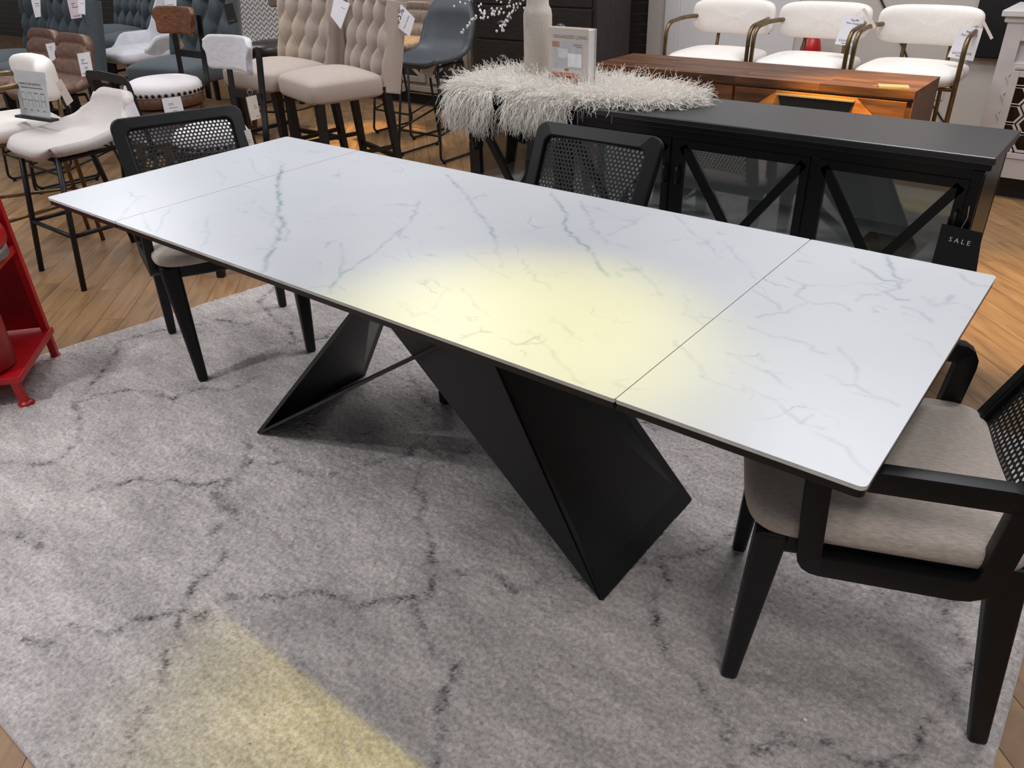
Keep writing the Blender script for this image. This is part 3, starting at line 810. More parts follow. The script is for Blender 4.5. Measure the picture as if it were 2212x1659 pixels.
def cane_chair(name, label):
    t = thing(name, label, 'chair', group='black cane armchairs')
    for s in (-1, 1):
        G().hexa([(s * .205 + a, -.238 + b, 0) for a, b in ((-.017, -.017), (.017, -.017), (.017, .017), (-.017, .017))],
                 [(s * .218 + a, -.205 + b, .445) for a, b in ((-.032, -.03), (.032, -.03), (.032, .03), (-.032, .03))]).obj('leg', M_black_wood, t, bevel=.009, seg=3)
        G().hexa([(s * .232 + a, .245 + b, 0) for a, b in ((-.016, -.017), (.016, -.017), (.016, .017), (-.016, .017))],
                 [(s * .222 + a, .185 + b, .455) for a, b in ((-.024, -.032), (.024, -.032), (.024, .032), (-.024, .032))]).obj('leg', M_black_wood, t, bevel=.008, seg=3)
        lp = rounded_loop([(s * .262, -.140, .410), (s * .262, .148, .410), (s * .258, .168, .610), (s * .258, -.150, .610)], [.022, .045, .03, .03])
        sweep(lp, .030, .042).obj('arm', M_black_wood, t, True, bevel=.004)
    # seat frame: rounded front apron
    def outline(wf, wr, yf, yr, bow, n=10):
        out = []
        for k in range(n + 1):
            a = -1 + 2 * k / n; out.append((a * wf, yf - bow * (1 - a * a)))
        # rounded front corners come from the bow and the bevel
        return out + [(wr, yr), (-wr, yr)]
    G().ext(outline(.245, .235, -.218, .20, .030), (0, 0, .062), ((0, 0, .398), (1, 0, 0), (0, 1, 0))).obj('seat_frame', M_black_wood, t, bevel=.012, seg=3)
    g = G().sq((0, -.012, .468), (.262, .238, .036), .55, .26, 44, 14, crown=.35)
    g.V = [(x, y - .022 * max(0, 1 - (x / .26) ** 2) * (1 if y < 0 else 0), z) for x, y, z in g.V]
    g.obj('seat_cushion', M_seat_fabric, t, True)
    # back frame in a leaning plane
    b0 = np.array([0, .196, .430]); b1 = np.array([0, .388, .826]); up = b1 - b0; H = np.linalg.norm(up); up /= H; nr = np.cross((1, 0, 0), up)
    outer = rrect(.475, H, .038, 6); inner = rrect(.475 - .092, H - .092, .030, 6); n = len(outer)
    c = (b0 + b1) / 2; g = Geo(); V = []
    for sgn in (-1, 1):
        for ol in (outer, inner):
            V += [c + np.array([1, 0, 0]) * a * (1 - .06 * (-b / H)) + up * b + nr * (.015 * sgn + .018 * (1 - (2 * a / .475) ** 2)) for a, b in ol]
    F = []
    for i in range(n):
        j = (i + 1) % n
        F += [(i, j, n + j, n + i), (2 * n + j, 2 * n + i, 3 * n + i, 3 * n + j), (j, i, 2 * n + i, 2 * n + j), (n + i, n + j, 3 * n + j, 3 * n + i)]
    bf = g.add(V, F).obj('back_frame', M_black_wood, t, bevel=.006, seg=2)
    cm = cane_mesh(.475 - .088, H - .088, .03)
    cm.V = [tuple(c + np.array([1, 0, 0]) * v[0] * (1 - .06 * (-v[2] / H)) + up * v[2] + nr * (.018 * (1 - (2 * v[0] / .475) ** 2))) for v in cm.V]
    o = cm.obj('cane_panel', M_cane, t); s = o.modifiers.new('solid', 'SOLIDIFY'); s.thickness = .0016
    t['_c'] = 0
    del t['_c']
    return t


ch0 = cane_chair('cane_armchair', 'black cane-back armchair with greige seat at near right end of table')
POSE_R = ((1.139, .046, 0.0115), math.radians(-69)); POSE_L = ((-1.256, .116, 0.0115), math.radians(68.3)); POSE_M = ((-.065, .478, 0.0115), 0.0)
ch0.location = POSE_R[0]; ch0.rotation_euler = (0, 0, POSE_R[1])
chL = dup(ch0, POSE_L[0], POSE_L[1], 'black cane-back armchair pulled up to the far left end of the table')
chM = dup(ch0, POSE_M[0], POSE_M[1], 'black cane-back armchair behind the table in front of the black sideboard')


def chair_plane(pose, dy=0.0):
    """plane of the back's front face of a placed chair: point, normal"""
    th = pose[1]; c, s = math.cos(th), math.sin(th); y = .292 + dy
    p = (pose[0][0] - s * y, pose[0][1] + c * y, .628)
    up = np.array([-s * .192, c * .192, .396]); ax = np.array([c, s, 0]); n = np.cross(ax, up); n /= np.linalg.norm(n)
    if n[2] < 0: pass
    return p, (n if np.dot(n, CC - np.array(p)) > 0 else -n)


# ------------------------------------------------------------------ bar stool builders (front = -y)
def tufted(w, h, nx, nz, cols, rows, amp):
    """diamond-tufted panel: returns (P[nz,nx], disp) in local x,z with z from 0..h"""
    X, Z = np.meshgrid(np.linspace(-w / 2, w / 2, nx), np.linspace(0, h, nz))
    a = (X + w / 2) / w * cols; b = Z / h * rows
    p = a + b; q = a - b
    dp = np.abs(p - np.round(p)) * 2; dq = np.abs(q - np.round(q)) * 2
    d = amp * (1 - (1 - np.clip(dp, 0, 1)) ** 2.4) * (1 - (1 - np.clip(dq, 0, 1)) ** 2.4)
    e = np.minimum(np.minimum(X + w / 2, w / 2 - X) / .06, (h - Z) / .04); f = smoothstep(e)
    d = d * f + amp * .75 * (1 - f) * smoothstep(np.minimum(X + w / 2, w / 2 - X) / .02)
    return X, Z, d


def tufted_stool(name, label, mt, legm, group, hs=.66, w=.55):
    t = thing(name, label, 'bar stool', group=group)
    g = G().sq((0, -.02, hs - .055), (w / 2, .245, .07), .38, .22, 44, 16, crown=.55)
    g.obj('seat', mt, t, True)
    X, Z, d = tufted(w, .50, 85, 75, 4, 1.75, .066)
    P = np.stack([X, .235 + .10 * (Z / .5) + 0 * X, hs - .10 + Z], 2)
    g = Geo(); g.gridsolid(P, .075, d)
    # make sure the tufts face the seat side
    V = np.array(g.V); k = len(V) // 2
    if V[:k, 1].mean() > V[k:, 1].mean():
        g = Geo(); g.gridsolid(P[:, ::-1], .075, d[:, ::-1])
    g.obj('backrest', mt, t, True)
    g = Geo(); cnt = 0
    for s in (-1, 1):
        G().beam((s * (w / 2 - .03), -.215, 0), (s * (w / 2 - .045), -.205, hs - .10), .036, .036, .05, .05).obj('leg', legm, t, bevel=.002)
        G().beam((s * (w / 2 - .02), .275, 0), (s * (w / 2 - .035), .225, hs - .06), .036, .038, .05, .05).obj('leg', legm, t, bevel=.002)
        G().beam((s * (w / 2 - .035), -.20, .235), (s * (w / 2 - .03), .25, .235), .028, .022).obj('stretcher', legm, t)
    G().beam((-(w / 2 - .04), -.213, .17), (w / 2 - .04, -.213, .17), .022, .04, side=(0, 1, 0)).obj('stretcher', legm, t)
    G().beam((-(w / 2 - .04), .262, .17), (w / 2 - .04, .262, .17), .022, .03, side=(0, 1, 0)).obj('stretcher', legm, t)
    return t


def shell(prof, halfw, lift, nt=21, rnd=.05):
    """bucket surface: prof list of (y,z); halfw per profile point; lift per point (edges rise along the normal)"""
    pr_ = np.array(fillet([(0, a, b) for a, b in prof], .09, 7))[:, 1:]
    s = np.r_[0, np.cumsum(np.linalg.norm(np.diff(pr_, axis=0), axis=1))]; s /= s[-1]
    k = np.linspace(0, 1, len(prof)); hw = np.interp(s, k, halfw); lf = np.interp(s, k, lift)
    tg = np.gradient(pr_, axis=0); tg /= np.linalg.norm(tg, axis=1, keepdims=True); nrm = np.stack([-tg[:, 1], tg[:, 0]], 1)
    T = np.linspace(-1, 1, nt); P = np.zeros((len(pr_), nt, 3))
    for i in range(len(pr_)):
        for j, tt in enumerate(T):
            off = lf[i] * abs(tt) ** 3
            e = -rnd * abs(tt) ** 5 * (max(0, s[i] - .72) / .28) + rnd * .8 * abs(tt) ** 5 * (max(0, .2 - s[i]) / .2)
            P[i, j] = (hw[i] * tt * (1 - .03 * abs(tt) ** 3), pr_[i, 0] + nrm[i, 0] * off + tg[i, 0] * e, pr_[i, 1] + nrm[i, 1] * off + tg[i, 1] * e)
    return P


def shell_obj(P, th, name, m, t):
    g = Geo(); g.gridsolid(P, th); V = np.array(g.V); k = len(V) // 2
    # thickness must go below/behind: compare heights at the seat
    if V[:k, 2].mean() < V[k:, 2].mean(): g = Geo(); g.gridsolid(P[:, ::-1], th)
    return g.obj(name, m, t, True)


def brass_stool(name, label, group, hs=.66, up=0.0):
    t = thing(name, label, 'bar stool', group=group)
    G().sq((0, -.02, hs - .035), (.255, .235, .045), .55, .36, 40, 14, crown=.3).obj('seat_cushion', M_ivory, t, True)
    zc = hs + .175 + up
    g = G().sq((0, 0, 0), (.262, .052, .098), .62, .42, 40, 16, axis='y')
    g.V = [(x, y + .21 - .06 * (x / .26) ** 2, z + zc) for x, y, z in g.V]; g.obj('back_cushion', M_ivory, t, True)
    for s in (-1, 1):
        pts = fillet([(s * .264, -.225, 0), (s * .262, -.205, zc - .01), (s * .258, .02, zc + .005), (s * .225, .155, zc)], .075, 6)
        G().tube(pts, .0125, 8).obj('arm_and_front_leg', M_brass, t, True)
        G().tube([(s * .125, .225, 0), (s * .12, .205, hs - .05), (s * .115, .235, zc)], .011, 8).obj('rear_leg', M_brass, t, True)
        G().tube([(s * .263, -.216, .24), (s * .124, .220, .24)], .009, 8).obj('footrail', M_brass, t, True)
        G().tube([(s * .262, -.212, hs - .075), (s * .121, .208, hs - .075)], .009, 8).obj('seat_rail', M_brass, t, True)
    G().tube([(-.264, -.218, .24), (.264, -.218, .24)], .010, 8).obj('footrail', M_brass, t, True)
    G().tube([(-.124, .221, .24), (.124, .221, .24)], .009, 8).obj('footrail', M_brass, t, True)
    G().tube([(-.262, -.210, hs - .075), (.262, -.210, hs - .075)], .009, 8).obj('seat_rail', M_brass, t, True)
    return t


def swivel_stool(name, label, group, seatm, woodm, backm, framem, nails=True, hs=.68, kr=1.0):
    t = thing(name, label, 'bar stool', group=group)
    st = G().lathe([(kr * .0, hs - .075), (kr * .218, hs - .075), (kr * .222, hs - .05), (kr * .220, hs - .028), (kr * .205, hs - .008), (kr * .16, hs + .008), (kr * .09, hs + .016), (kr * .0, hs + .018)], 40).obj('seat_cushion', seatm, t, True)
    if nails:
        nm = G().sq((0, 0, 0), (.0105, .0105, .0105), 1, 1, 8, 6)
        first = None
        for k in range(38):
            a = 2 * math.pi * k / 38
            if first is None: o = nm.obj('nailhead', M_nail, st, True); first = o
            else: o = first.copy(); col.objects.link(o); o.parent = st
            o.location = (kr * .2215 * math.cos(a), kr * .2215 * math.sin(a), hs - .058)
    G().lathe([(kr * .0, hs - .135), (kr * .214, hs - .135), (kr * .219, hs - .13), (kr * .219, hs - .08), (kr * .214, hs - .0755), (kr * .0, hs - .0755)], 40).obj('seat_ring', woodm, t, True)
    G().lathe([(kr * .0, hs - .195), (kr * .195, hs - .195), (kr * .20, hs - .19), (kr * .20, hs - .145), (kr * .0, hs - .145)], 36).obj('swivel_apron', woodm, t, True)
    for a in (45, 135, 225, 315):
        c, s = math.cos(math.radians(a)), math.sin(math.radians(a))
        G().beam((c * .27, s * .27, 0), (c * .185, s * .185, hs - .15), .036, .036, .05, .045, side=(-s, c, 0)).obj('leg', woodm, t, bevel=.003)
    ring = [(.243 * math.cos(2 * math.pi * k / 28), .243 * math.sin(2 * math.pi * k / 28), .21) for k in range(28)]
    G().tube(ring, .010, 8, closed=True).obj('foot_ring', framem, t, True)
    for s in (-1, 1):
        G().beam((s * .130, .205, hs - .13), (s * .150, .242, hs + .335), .05, .008, .045, .008, side=(1, .0, 0)).obj('back_post', framem, t, bevel=.001)
    G().beam((-.142, .221, hs + .115), (.142, .221, hs + .115), .006, .04, side=(0, 1, 0)).obj('back_crossbar', framem, t)
    n = 33; P = np.zeros((13, n, 3)); hw_, hh_, cr_ = .205, .075, .034
    for i in range(13):
        for j in range(n):
            a = math.sin(math.pi / 2 * (-1 + 2 * j / (n - 1))); v = -1 + 2 * i / 12; x = hw_ * a
            ex = max(0, abs(x) - (hw_ - cr_)); zm = hh_ - cr_ + math.sqrt(max(0, cr_ * cr_ - ex * ex))
            P[i, j] = (x, .235 - .062 * (a * a) + .01 * v, hs + .30 + zm * v)
    g = Geo(); g.gridsolid(P, .028); g.obj('back_slab', backm, t, True)
    return t


def wire_stool(name, label, group, seatm, channels=False, hs=.66):
    t = thing(name, label, 'bar stool', group=group)
    if not channels:
        P = shell([(-.225, hs - .035), (-.16, hs - .008), (0, hs - .02), (.15, hs + .005), (.215, hs + .15), (.245, hs + .335)], [.17, .215, .225, .225, .218, .175], [.0, .012, .03, .055, .05, .02])
        shell_obj(P, .035, 'bucket_seat', seatm, t)
    else:
        P = shell([(-.21, hs - .03), (-.15, hs), (0, hs - .01), (.14, hs - .005), (.19, hs + .12), (.225, hs + .265)], [.19, .215, .215, .21, .20, .195], [0, .005, .01, .015, .01, .0])
        s = np.linspace(0, 1, P.shape[0]); 
        g = Geo(); d = np.zeros(P.shape[:2])
        L_ = np.r_[0, np.cumsum(np.linalg.norm(np.diff(P[:, P.shape[1] // 2], axis=0), axis=1))]
        # resample finer along the profile for the channels
        fine = np.linspace(0, L_[-1], 70); Pf = np.stack([np.stack([np.interp(fine, L_, P[:, j, k]) for j in range(P.shape[1])], 1) for k in range(3)], 2)
        d = np.repeat((0.019 * np.power(np.abs(np.sin(np.pi * fine / .095)), .35))[:, None], P.shape[1], 1)
        g.gridsolid(Pf, .035, d); V = np.array(g.V); k = len(V) // 2
        if V[:k, 2].mean() < V[k:, 2].mean(): g = Geo(); g.gridsolid(Pf[:, ::-1], .035, d[:, ::-1])
        g.obj('channel_seat', seatm, t, True)
    for s in (-1, 1):
        lp = fillet([(s * .17, -.13, hs - .06), (s * .205, -.205, .016), (s * .205, .235, .016), (s * .165, .12, hs - .055)], .05, 5)
        G().tube(lp, .0085, 8).obj('sled_leg', M_black_frame, t, True)
        G().tube([(s * .196, -.187, .19), (s * .191, .194, .27)], .007, 8).obj('side_rail', M_black_frame, t, True)
        G().tube(fillet([(s * .17, -.13, hs - .06), (s * .18, 0, hs - .052), (s * .165, .12, hs - .055)], .03), .0085, 8).obj('seat_rail', M_black_frame, t, True)
        for yy in (-.17, .2): G().lathe([(0, 0), (.012, 0), (.012, .012), (0, .012)], 8, (s * .205, yy, 0)).obj('foot_pad', M_black_frame, t)
    G().tube([(-.197, -.188, .19), (.197, -.188, .19)], .008, 8).obj('footrest', M_black_frame, t, True)
    G().tube([(-.191, .194, .27), (.191, .194, .27)], .008, 8).obj('rear_rail', M_black_frame, t, True)
    return t


def cream_stool(name, label, hs=.66):
    t = thing(name, label, 'bar stool')
    P = shell([(-.245, hs - .045), (-.19, hs - .01), (0, hs - .015), (.16, hs + .0), (.225, hs + .075), (.25, hs + .15)], [.19, .24, .25, .235, .195, .145], [-.01, .004, .012, .03, .035, .02])
    shell_obj(P, .045, 'bucket_seat', M_cream, t)
    for s in (-1, 1):
        G().tube([(s * .215, -.245, 0), (s * .185, -.165, hs - .06)], .0135, 8).obj('leg', M_black_frame, t, True)
        G().tube([(s * .215, .245, 0), (s * .175, .135, hs - .05)], .0135, 8).obj('leg', M_black_frame, t, True)
        G().tube([(s * .2035, -.215, .25), (s * .2, .205, .25)], .010, 8).obj('footrail', M_black_frame, t, True)
        G().tube([(s * .187, -.17, hs - .075), (s * .177, .14, hs - .075)], .010, 8).obj('seat_rail', M_black_frame, t, True)
    G().tube([(-.2, -.213, .25), (.2, -.213, .25)], .010, 8).obj('footrail', M_black_frame, t, True)
    G().tube([(-.2, .204, .25), (.2, .204, .25)], .010, 8).obj('footrail', M_black_frame, t, True)
    G().tube([(-.187, -.17, hs - .075), (.187, -.17, hs - .075)], .010, 8).obj('seat_rail', M_black_frame, t, True)
    return t


def shell_armchair(name, label, hs=.64):
    t = thing(name, label, 'bar stool')
    # wrap-around wall: low arms sweeping up to a tall back
    n = 41; rows = 9; P = np.zeros((rows, n, 3))
    for j in range(n):
        a = math.radians(-205 + 230 * j / (n - 1) + 0)        # from right front around the back to left front
        a = math.radians(-25 + 230 * j / (n - 1))
        x = .27 * math.cos(a); y = .02 + .25 * math.sin(a)
        back = smoothstep(np.array([(math.sin(a) - .62) / .34]))[0]
        top = .115 * (.25 + .75 * smoothstep(np.array([(math.sin(a) + .42) / .5]))[0]) + .285 * back
        for i in range(rows):
            v = i / (rows - 1); flare = .04 * v
            P[i, j] = (x * (.86 + .14 * v) * (1 - .25 * back * v), y + (flare + .06 * v) * max(0, math.sin(a)), hs - .07 + (top + .07) * v)
    g = Geo(); g.gridsolid(P, -.028); g.obj('shell', M_velvet, t, True)
    G().sq((0, -.01, hs - .02), (.245, .25, .05), .5, .45, 36, 12, crown=.3).obj('seat_cushion', M_velvet, t, True)
    for sx in (-1, 1):
        for sy in (-1, 1):
            G().beam((sx * .21, sy * .2, 0), (sx * .16, sy * .14, hs - .06), .022, .022).obj('leg', M_black_frame, t)
    sweep([(-.2, -.19, .2), (.2, -.19, .2), (.2, .19, .2), (-.2, .19, .2)], .012, .012, side=(0, 0, 1)).obj('footrest', M_black_frame, t)
    return t


def lowback_stool(name, label, hs=.46):
    t = thing(name, label, 'bar stool')
    G().sq((0, 0, hs), (.20, .19, .028), .4, .3, 32, 10).obj('seat', M_dark_leather, t, True)
    lp = fillet([(-.195, .16, hs - .02), (-.20, .21, hs + .34), (0, .235, hs + .355), (.20, .21, hs + .34), (.195, .16, hs - .02)], .03)
    sweep(lp, .006, .045, closed=False, side=(0, 1, .0)).obj('back_band', M_black_frame, t)
    for sx in (-1, 1):
        for sy in (-1, 1):
            G().tube([(sx * .215, sy * .20, 0), (sx * .175, sy * .15, hs - .02)], .011, 8).obj('leg', M_black_frame, t, True)
    G().tube([(-.205, -.187, .2), (.205, -.187, .2)], .009, 8).obj('footrail', M_black_frame, t, True)
    return t


R = math.radians
# cream stool and ivory/brass stools
o = cream_stool('counter_stool', 'cream linen bucket counter stool with black metal legs near the table corner'); o.location = (-2.56, .25, 0)
bs0 = brass_stool('brass_bar_stool', 'ivory cushioned brass bar stool holding the acrylic sign', 'ivory and brass bar stools', .66); bs0.location = (-3.11, .215, 0); bs0.rotation_euler = (0, 0, R(-10))
RIGHTZ = .72
bs1 = brass_stool('brass_bar_stool', 'leftmost ivory brass bar stool behind the acacia sideboard', 'ivory and brass bar stools', RIGHTZ); bs1.location = (-.83, 3.43, 0)
bs2 = dup(bs1, (-.275, 3.43, 0), 0, 'middle ivory brass bar stool behind the acacia sideboard')
bs3 = dup(bs1, (.285, 3.43, 0), 0, 'rightmost ivory brass bar stool next to the white cabinet')
# beige and slate tufted stools
ts = tufted_stool('tufted_stool', 'beige button-tufted counter stool nearest the charcoal bucket stool', M_beige, M_legwood, 'beige tufted stools')
ts.location = (-2.64, 1.90, 0); ts.rotation_euler = (0, 0, R(-16))
t2 = dup(ts, (-3.27, 1.97, 0), R(0), 'beige button-tufted counter stool behind the white-backed stool')
sl = tufted_stool('tufted_stool', 'slate blue tufted stool with seat behind the round white nailhead stool', M_slate, M_legwood, 'slate blue tufted stools', .64, .58)
sl.location = (-4.14, 1.80, 0); sl.rotation_euler = (0, 0, R(17))
for (x, y, r_, lb) in ((-5.72, 1.34, 0, 'leftmost slate blue tufted stool at the photo edge'), (-5.06, 1.26, 0, 'slate blue tufted stool directly behind the brown leather stools'),
                       (-6.77, 2.67, 0, 'slate blue tufted stool farthest back beside the slatted wall'), (-6.0, 2.52, 0, 'slate blue tufted stool behind the white velvet seat')):
    dup(sl, (x, y, 0), R(r_), lb)
# brown leather channel stools, charcoal and taupe stools
br = wire_stool('leather_stool', 'brown channel-quilted leather stool, nearer of two behind the ivory cushion', 'brown leather stools', M_brown_leather, True)
br.location = (-3.94, .80, 0)
dup(br, (-4.42, .84, 0), 0, 'brown channel-quilted leather stool, farther of two by the slate stools')
gs = wire_stool('bucket_stool', 'charcoal leather bucket bar stool with black wire legs', None, M_grey_leather, False, .68); gs.location = (-2.60, 2.75, 0)
tb = wire_stool('leather_stool', 'taupe channel-quilted leather stool half hidden behind the charcoal bucket stool', None, M_taupe_leather, True); tb.location = (-3.28, 3.15, 0)
# swivel stools
sw = swivel_stool('swivel_stool', 'round white nailhead swivel stool with walnut back', None, M_white_linen, M_brown_wood, M_walnut, M_black_frame); sw.location = (-3.36, 1.20, 0)
sw2 = swivel_stool('swivel_stool', 'white-backed swivel stool with black metal posts', None, M_white_linen, M_black_frame, M_white_wood, M_black_frame, hs=.64, kr=.80); sw2.location = (-2.115, .69, 0); sw2.rotation_euler = (0, 0, R(-6))
sw3 = swivel_stool('swivel_stool', 'dark leather swivel stool with black posts before the chevron panel', None, M_dark_leather, M_tanwood, mat('grey_brown_wood', '#6b5a50', .5), M_black_frame, False); sw3.location = (-4.15, 2.62, 0)
o = shell_armchair('shell_stool', 'white velvet wrap-around shell stool with low arms'); o.location = (-5.02, 1.99, 0)
o = lowback_stool('low_back_stool', 'black metal low-back stool behind the cream bucket stool'); o.location = (-2.94, .88, 0); o.rotation_euler = (0, 0, R(180))

# ------------------------------------------------------------------ black glass sideboard
SX0, SX1, SY0, SY1, SZ = -.965, 1.052, 1.187, 1.586, .825
sbd = thing('glass_sideboard', 'long black steel sideboard with glazed X-braced doors behind the table', 'sideboard', ((SX0 + SX1) / 2, (SY0 + SY1) / 2, 0))
CX, CY = (SX0 + SX1) / 2, (SY0 + SY1) / 2
W_, D_ = SX1 - SX0, SY1 - SY0
G().box((0, 0, SZ - .011), (W_, D_, .022)).obj('top', mat('sideboard_top_lacquer', '#1d1f23', 0.32, var=.05, scale=10, spec=1.0), sbd, bevel=.004)
G().box((0, 0, SZ - .031), (W_ - .012, D_ - .012, .018)).obj('top_moulding', M_steel, sbd, bevel=.003)
bx0, bx1 = -W_ / 2 + .02, W_ / 2 - .02; fy, ry = -D_ / 2 + .016, D_ / 2 - .01
for x in (bx0 + .015, bx1 - .015):
    for y in (fy + .015, ry - .015): G().box((x, y, .39), (.03, .03, .78)).obj('corner_post', M_steel, sbd)
G().box((0, fy + .014, .769), (bx1 - bx0 - .0605, .027, .032)).obj('top_rail', M_steel, sbd)
G().box((0, fy + .014, .075), (bx1 - bx0 - .0605, .027, .04)).obj('bottom_rail', M_steel, sbd)
G().box((0, ry - .004, .42), (bx1 - bx0 - .02, .008, .70)).obj('back_panel', M_sidepale, sbd)
G().box((0, .01, .085), (bx1 - bx0 - .03, D_ - .06, .012)).obj('cabinet_floor', M_sidepale, sbd)
G().box((0, .018, .462), (bx1 - bx0 - .03, D_ - .10, .012)).obj('shelf', M_sidepale, sbd)
for x in (bx0 + .006, bx1 - .006): G().box((x, .0, .42), (.012, D_ - .05, .70)).obj('side_panel', M_steel, sbd)
edges = [bx0 + .03, -.448 - CX, .040 - CX, .545 - CX, bx1 - .03]
for k in range(1, 4): G().box((edges[k], fy + .016, .42), (.026, .03, .66)).obj('mullion', M_steel, sbd)
for k in range(4):
    a, b = edges[k] + .014, edges[k + 1] - .014
    if k == 0: a = edges[0] + .002
    if k == 3: b = edges[4] - .002
    z0, z1 = .098, .752; y = fy + .004; xm = (a + b) / 2
    dr = G().box(((a + b) / 2, y, z1 - .014), (b - a - .0565, .018, .028)).box((xm, y, z0 + .014), (b - a - .0565, .018, .028)).box((a + .014, y, (z0 + z1) / 2), (.028, .018, z1 - z0)).box((b - .014, y, (z0 + z1) / 2), (.028, .018, z1 - z0)).obj('door', M_steel, sbd)
    G().box((xm, y + .004, (z0 + z1) / 2), (b - a - .05, .004, z1 - z0 - .05)).obj('pane', M_glass, dr)
    for s in (-1, 1):
        g = Geo(); g.beam((xm + s * ((b - a) / 2 - .02), y - .002, z1 - .02), (xm - s * ((b - a) / 2 - .02), y - .002, z0 + .02), .014, .030, side=(0, 1, 0)); g.obj('brace', M_steel, dr)
    hx = (b - .012) if k in (1, 3) else (a + .012)
    G().tube([(hx, y - .012, .66), (hx, y - .026, .655), (hx, y - .026, .60), (hx, y - .012, .595)], .005, 6).obj('latch_handle', M_steel, dr, True)
# paper lying on the shelf
q = [bz(a, b, .4695) for a, b in ((1846, 528), (1880, 500), (2004, 524), (1960, 566))]
g = Geo(); g.add([tuple(p) for p in q] + [(p[0], p[1], p[2] + .0012) for p in q], [(0, 1, 2, 3), (7, 6, 5, 4), (0, 4, 5, 1), (1, 5, 6, 2), (2, 6, 7, 3), (3, 7, 4, 0)])
o = g.obj('paper_leaflet', mat('kraft_paper', '#8f8672', .8), None); tag(o, 'printed leaflet lying on the sideboard shelf behind glass', 'leaflet')
c = np.mean([np.array(p) for p in q], 0); q = [np.array(p) - c for p in q]

# ------------------------------------------------------------------ sheepskin
HP = [(-1.01, 1.20), (-.80, 1.20), (-.755, 1.275), (-.70, 1.20), (-.40, 1.195), (-.30, 1.245), (-.17, 1.262), (-.06, 1.33), (.0, 1.44), (-.03, 1.50), (-.16, 1.535), (-.40, 1.56), (-.70, 1.565), (-.98, 1.56), (-1.01, 1.40)]
sk = thing('sheepskin', 'fluffy ivory sheepskin draped over the left end of the black sideboard', 'sheepskin', (-.5, 1.4, SZ))
g = Geo(); g.ext([(a + .5, b - 1.4) for a, b in HP], (0, 0, .010), ((0, 0, .001), (1, 0, 0), (0, 1, 0)))
g.box((-.38, -.221, -.02), (.19, .006, .055)); g.box((-.05, -.222, -.015), (.27, .006, .045)); g.box((-.474, .0, -.02), (.008, .32, .055))
g.obj('hide', M_hide, sk)
HPn = np.array(HP)


def inside(p):
    c = False; n = len(HPn); j = n - 1
    for i in range(n):
        if (HPn[i, 1] > p[1]) != (HPn[j, 1] > p[1]) and p[0] < (HPn[j, 0] - HPn[i, 0]) * (p[1] - HPn[i, 1]) / (HPn[j, 1] - HPn[i, 1]) + HPn[i, 0]: c = not c
        j = i
    return c


NSEG = 8
roots = []
rg = np.random.default_rng(3)
cen = np.array([-.5, 1.40])
while len(roots) < 11500:
    p = np.array([rg.uniform(-1.02, .02), rg.uniform(1.18, 1.58)])
    if inside(p):
        d = np.min(np.linalg.norm(HPn - p, axis=1))
        out = (p - cen) * np.array([.9, 2.4]); out /= np.linalg.norm(out) + 1e-6
        dd = np.array([out[0] * .75, out[1] * .6 - .12, .55]) + rg.normal(0, .34, 3)
        roots.append((p[0], p[1], SZ + .010, dd, rg.uniform(.05, .105), .62))
for k in range(3600):
    if k % 9 < 4: x, y, z = rg.uniform(-1.0, -.785), 1.180, rg.uniform(.755, .845); dd = np.array([rg.normal(-.15, .3), -.75, -.15])
    elif k % 9 < 7: x, y, z = rg.uniform(-.705, -.415), 1.180, rg.uniform(.785, .84); dd = np.array([rg.normal(.05, .25), -.6, -.25])
    else: x, y, z = -.98, rg.uniform(1.19, 1.52), rg.uniform(.765, .84); dd = np.array([-.8, rg.normal(-.2, .3), -.1])
    roots.append((x, y, z, dd + rg.normal(0, .30, 3), rg.uniform(.045, .13), rg.uniform(1.2, 2.8)))
N = len(roots)
root = np.array([r[:3] for r in roots]); dirs = np.array([r[3] for r in roots]); dirs /= np.linalg.norm(dirs, axis=1, keepdims=True)
leng = np.array([r[4] for r in roots]); grav = np.array([r[5] for r in roots])
ph = rg.uniform(0, 6.28, N); fq = rg.uniform(1.6, 3.2, N)
pts = np.zeros((N, NSEG + 1, 3)); pts[:, 0] = root; dcur = dirs.copy()
side = np.cross(dirs, rg.normal(0, 1, (N, 3))); side /= np.linalg.norm(side, axis=1, keepdims=True)
for k in range(1, NSEG + 1):
    dcur = dcur + np.array([0, 0, -1.0]) * (grav * .16)[:, None] + rg.normal(0, .05, (N, 3)); dcur /= np.linalg.norm(dcur, axis=1, keepdims=True)
    pts[:, k] = pts[:, k - 1] + dcur * (leng / NSEG)[:, None]
wv = np.sin(np.linspace(0, 1, NSEG + 1)[None, :] * fq[:, None] * 6.28 + ph[:, None]) * np.linspace(0, 1, NSEG + 1)[None, :] * .0085
pts = pts + side[:, None, :] * wv[..., None]
ontop = (pts[:, :, 1] > SY0 - .002) & (pts[:, :, 0] > SX0 - .002)
pts[:, :, 2] = np.where(ontop, np.maximum(pts[:, :, 2], SZ + .004), pts[:, :, 2])
pts -= np.array([-.5, 1.4, SZ])
tg = np.gradient(pts, axis=1); tg /= np.linalg.norm(tg, axis=2, keepdims=True) + 1e-9
b1 = np.cross(tg, side[:, None, :]); b1 /= np.linalg.norm(b1, axis=2, keepdims=True) + 1e-9; b2 = np.cross(tg, b1)
rad = (np.linspace(.0017, .0006, NSEG + 1))[None, :, None]
ringv = np.stack([pts + rad * (math.cos(a) * b1 + math.sin(a) * b2) for a in (0, 2.094, 4.189)], 2)   # N,S,3,3
Vw = ringv.reshape(-1, 3); base = (np.arange(N) * (NSEG + 1) * 3)[:, None, None] + (np.arange(NSEG) * 3)[None, :, None] + np.arange(3)[None, None, :]
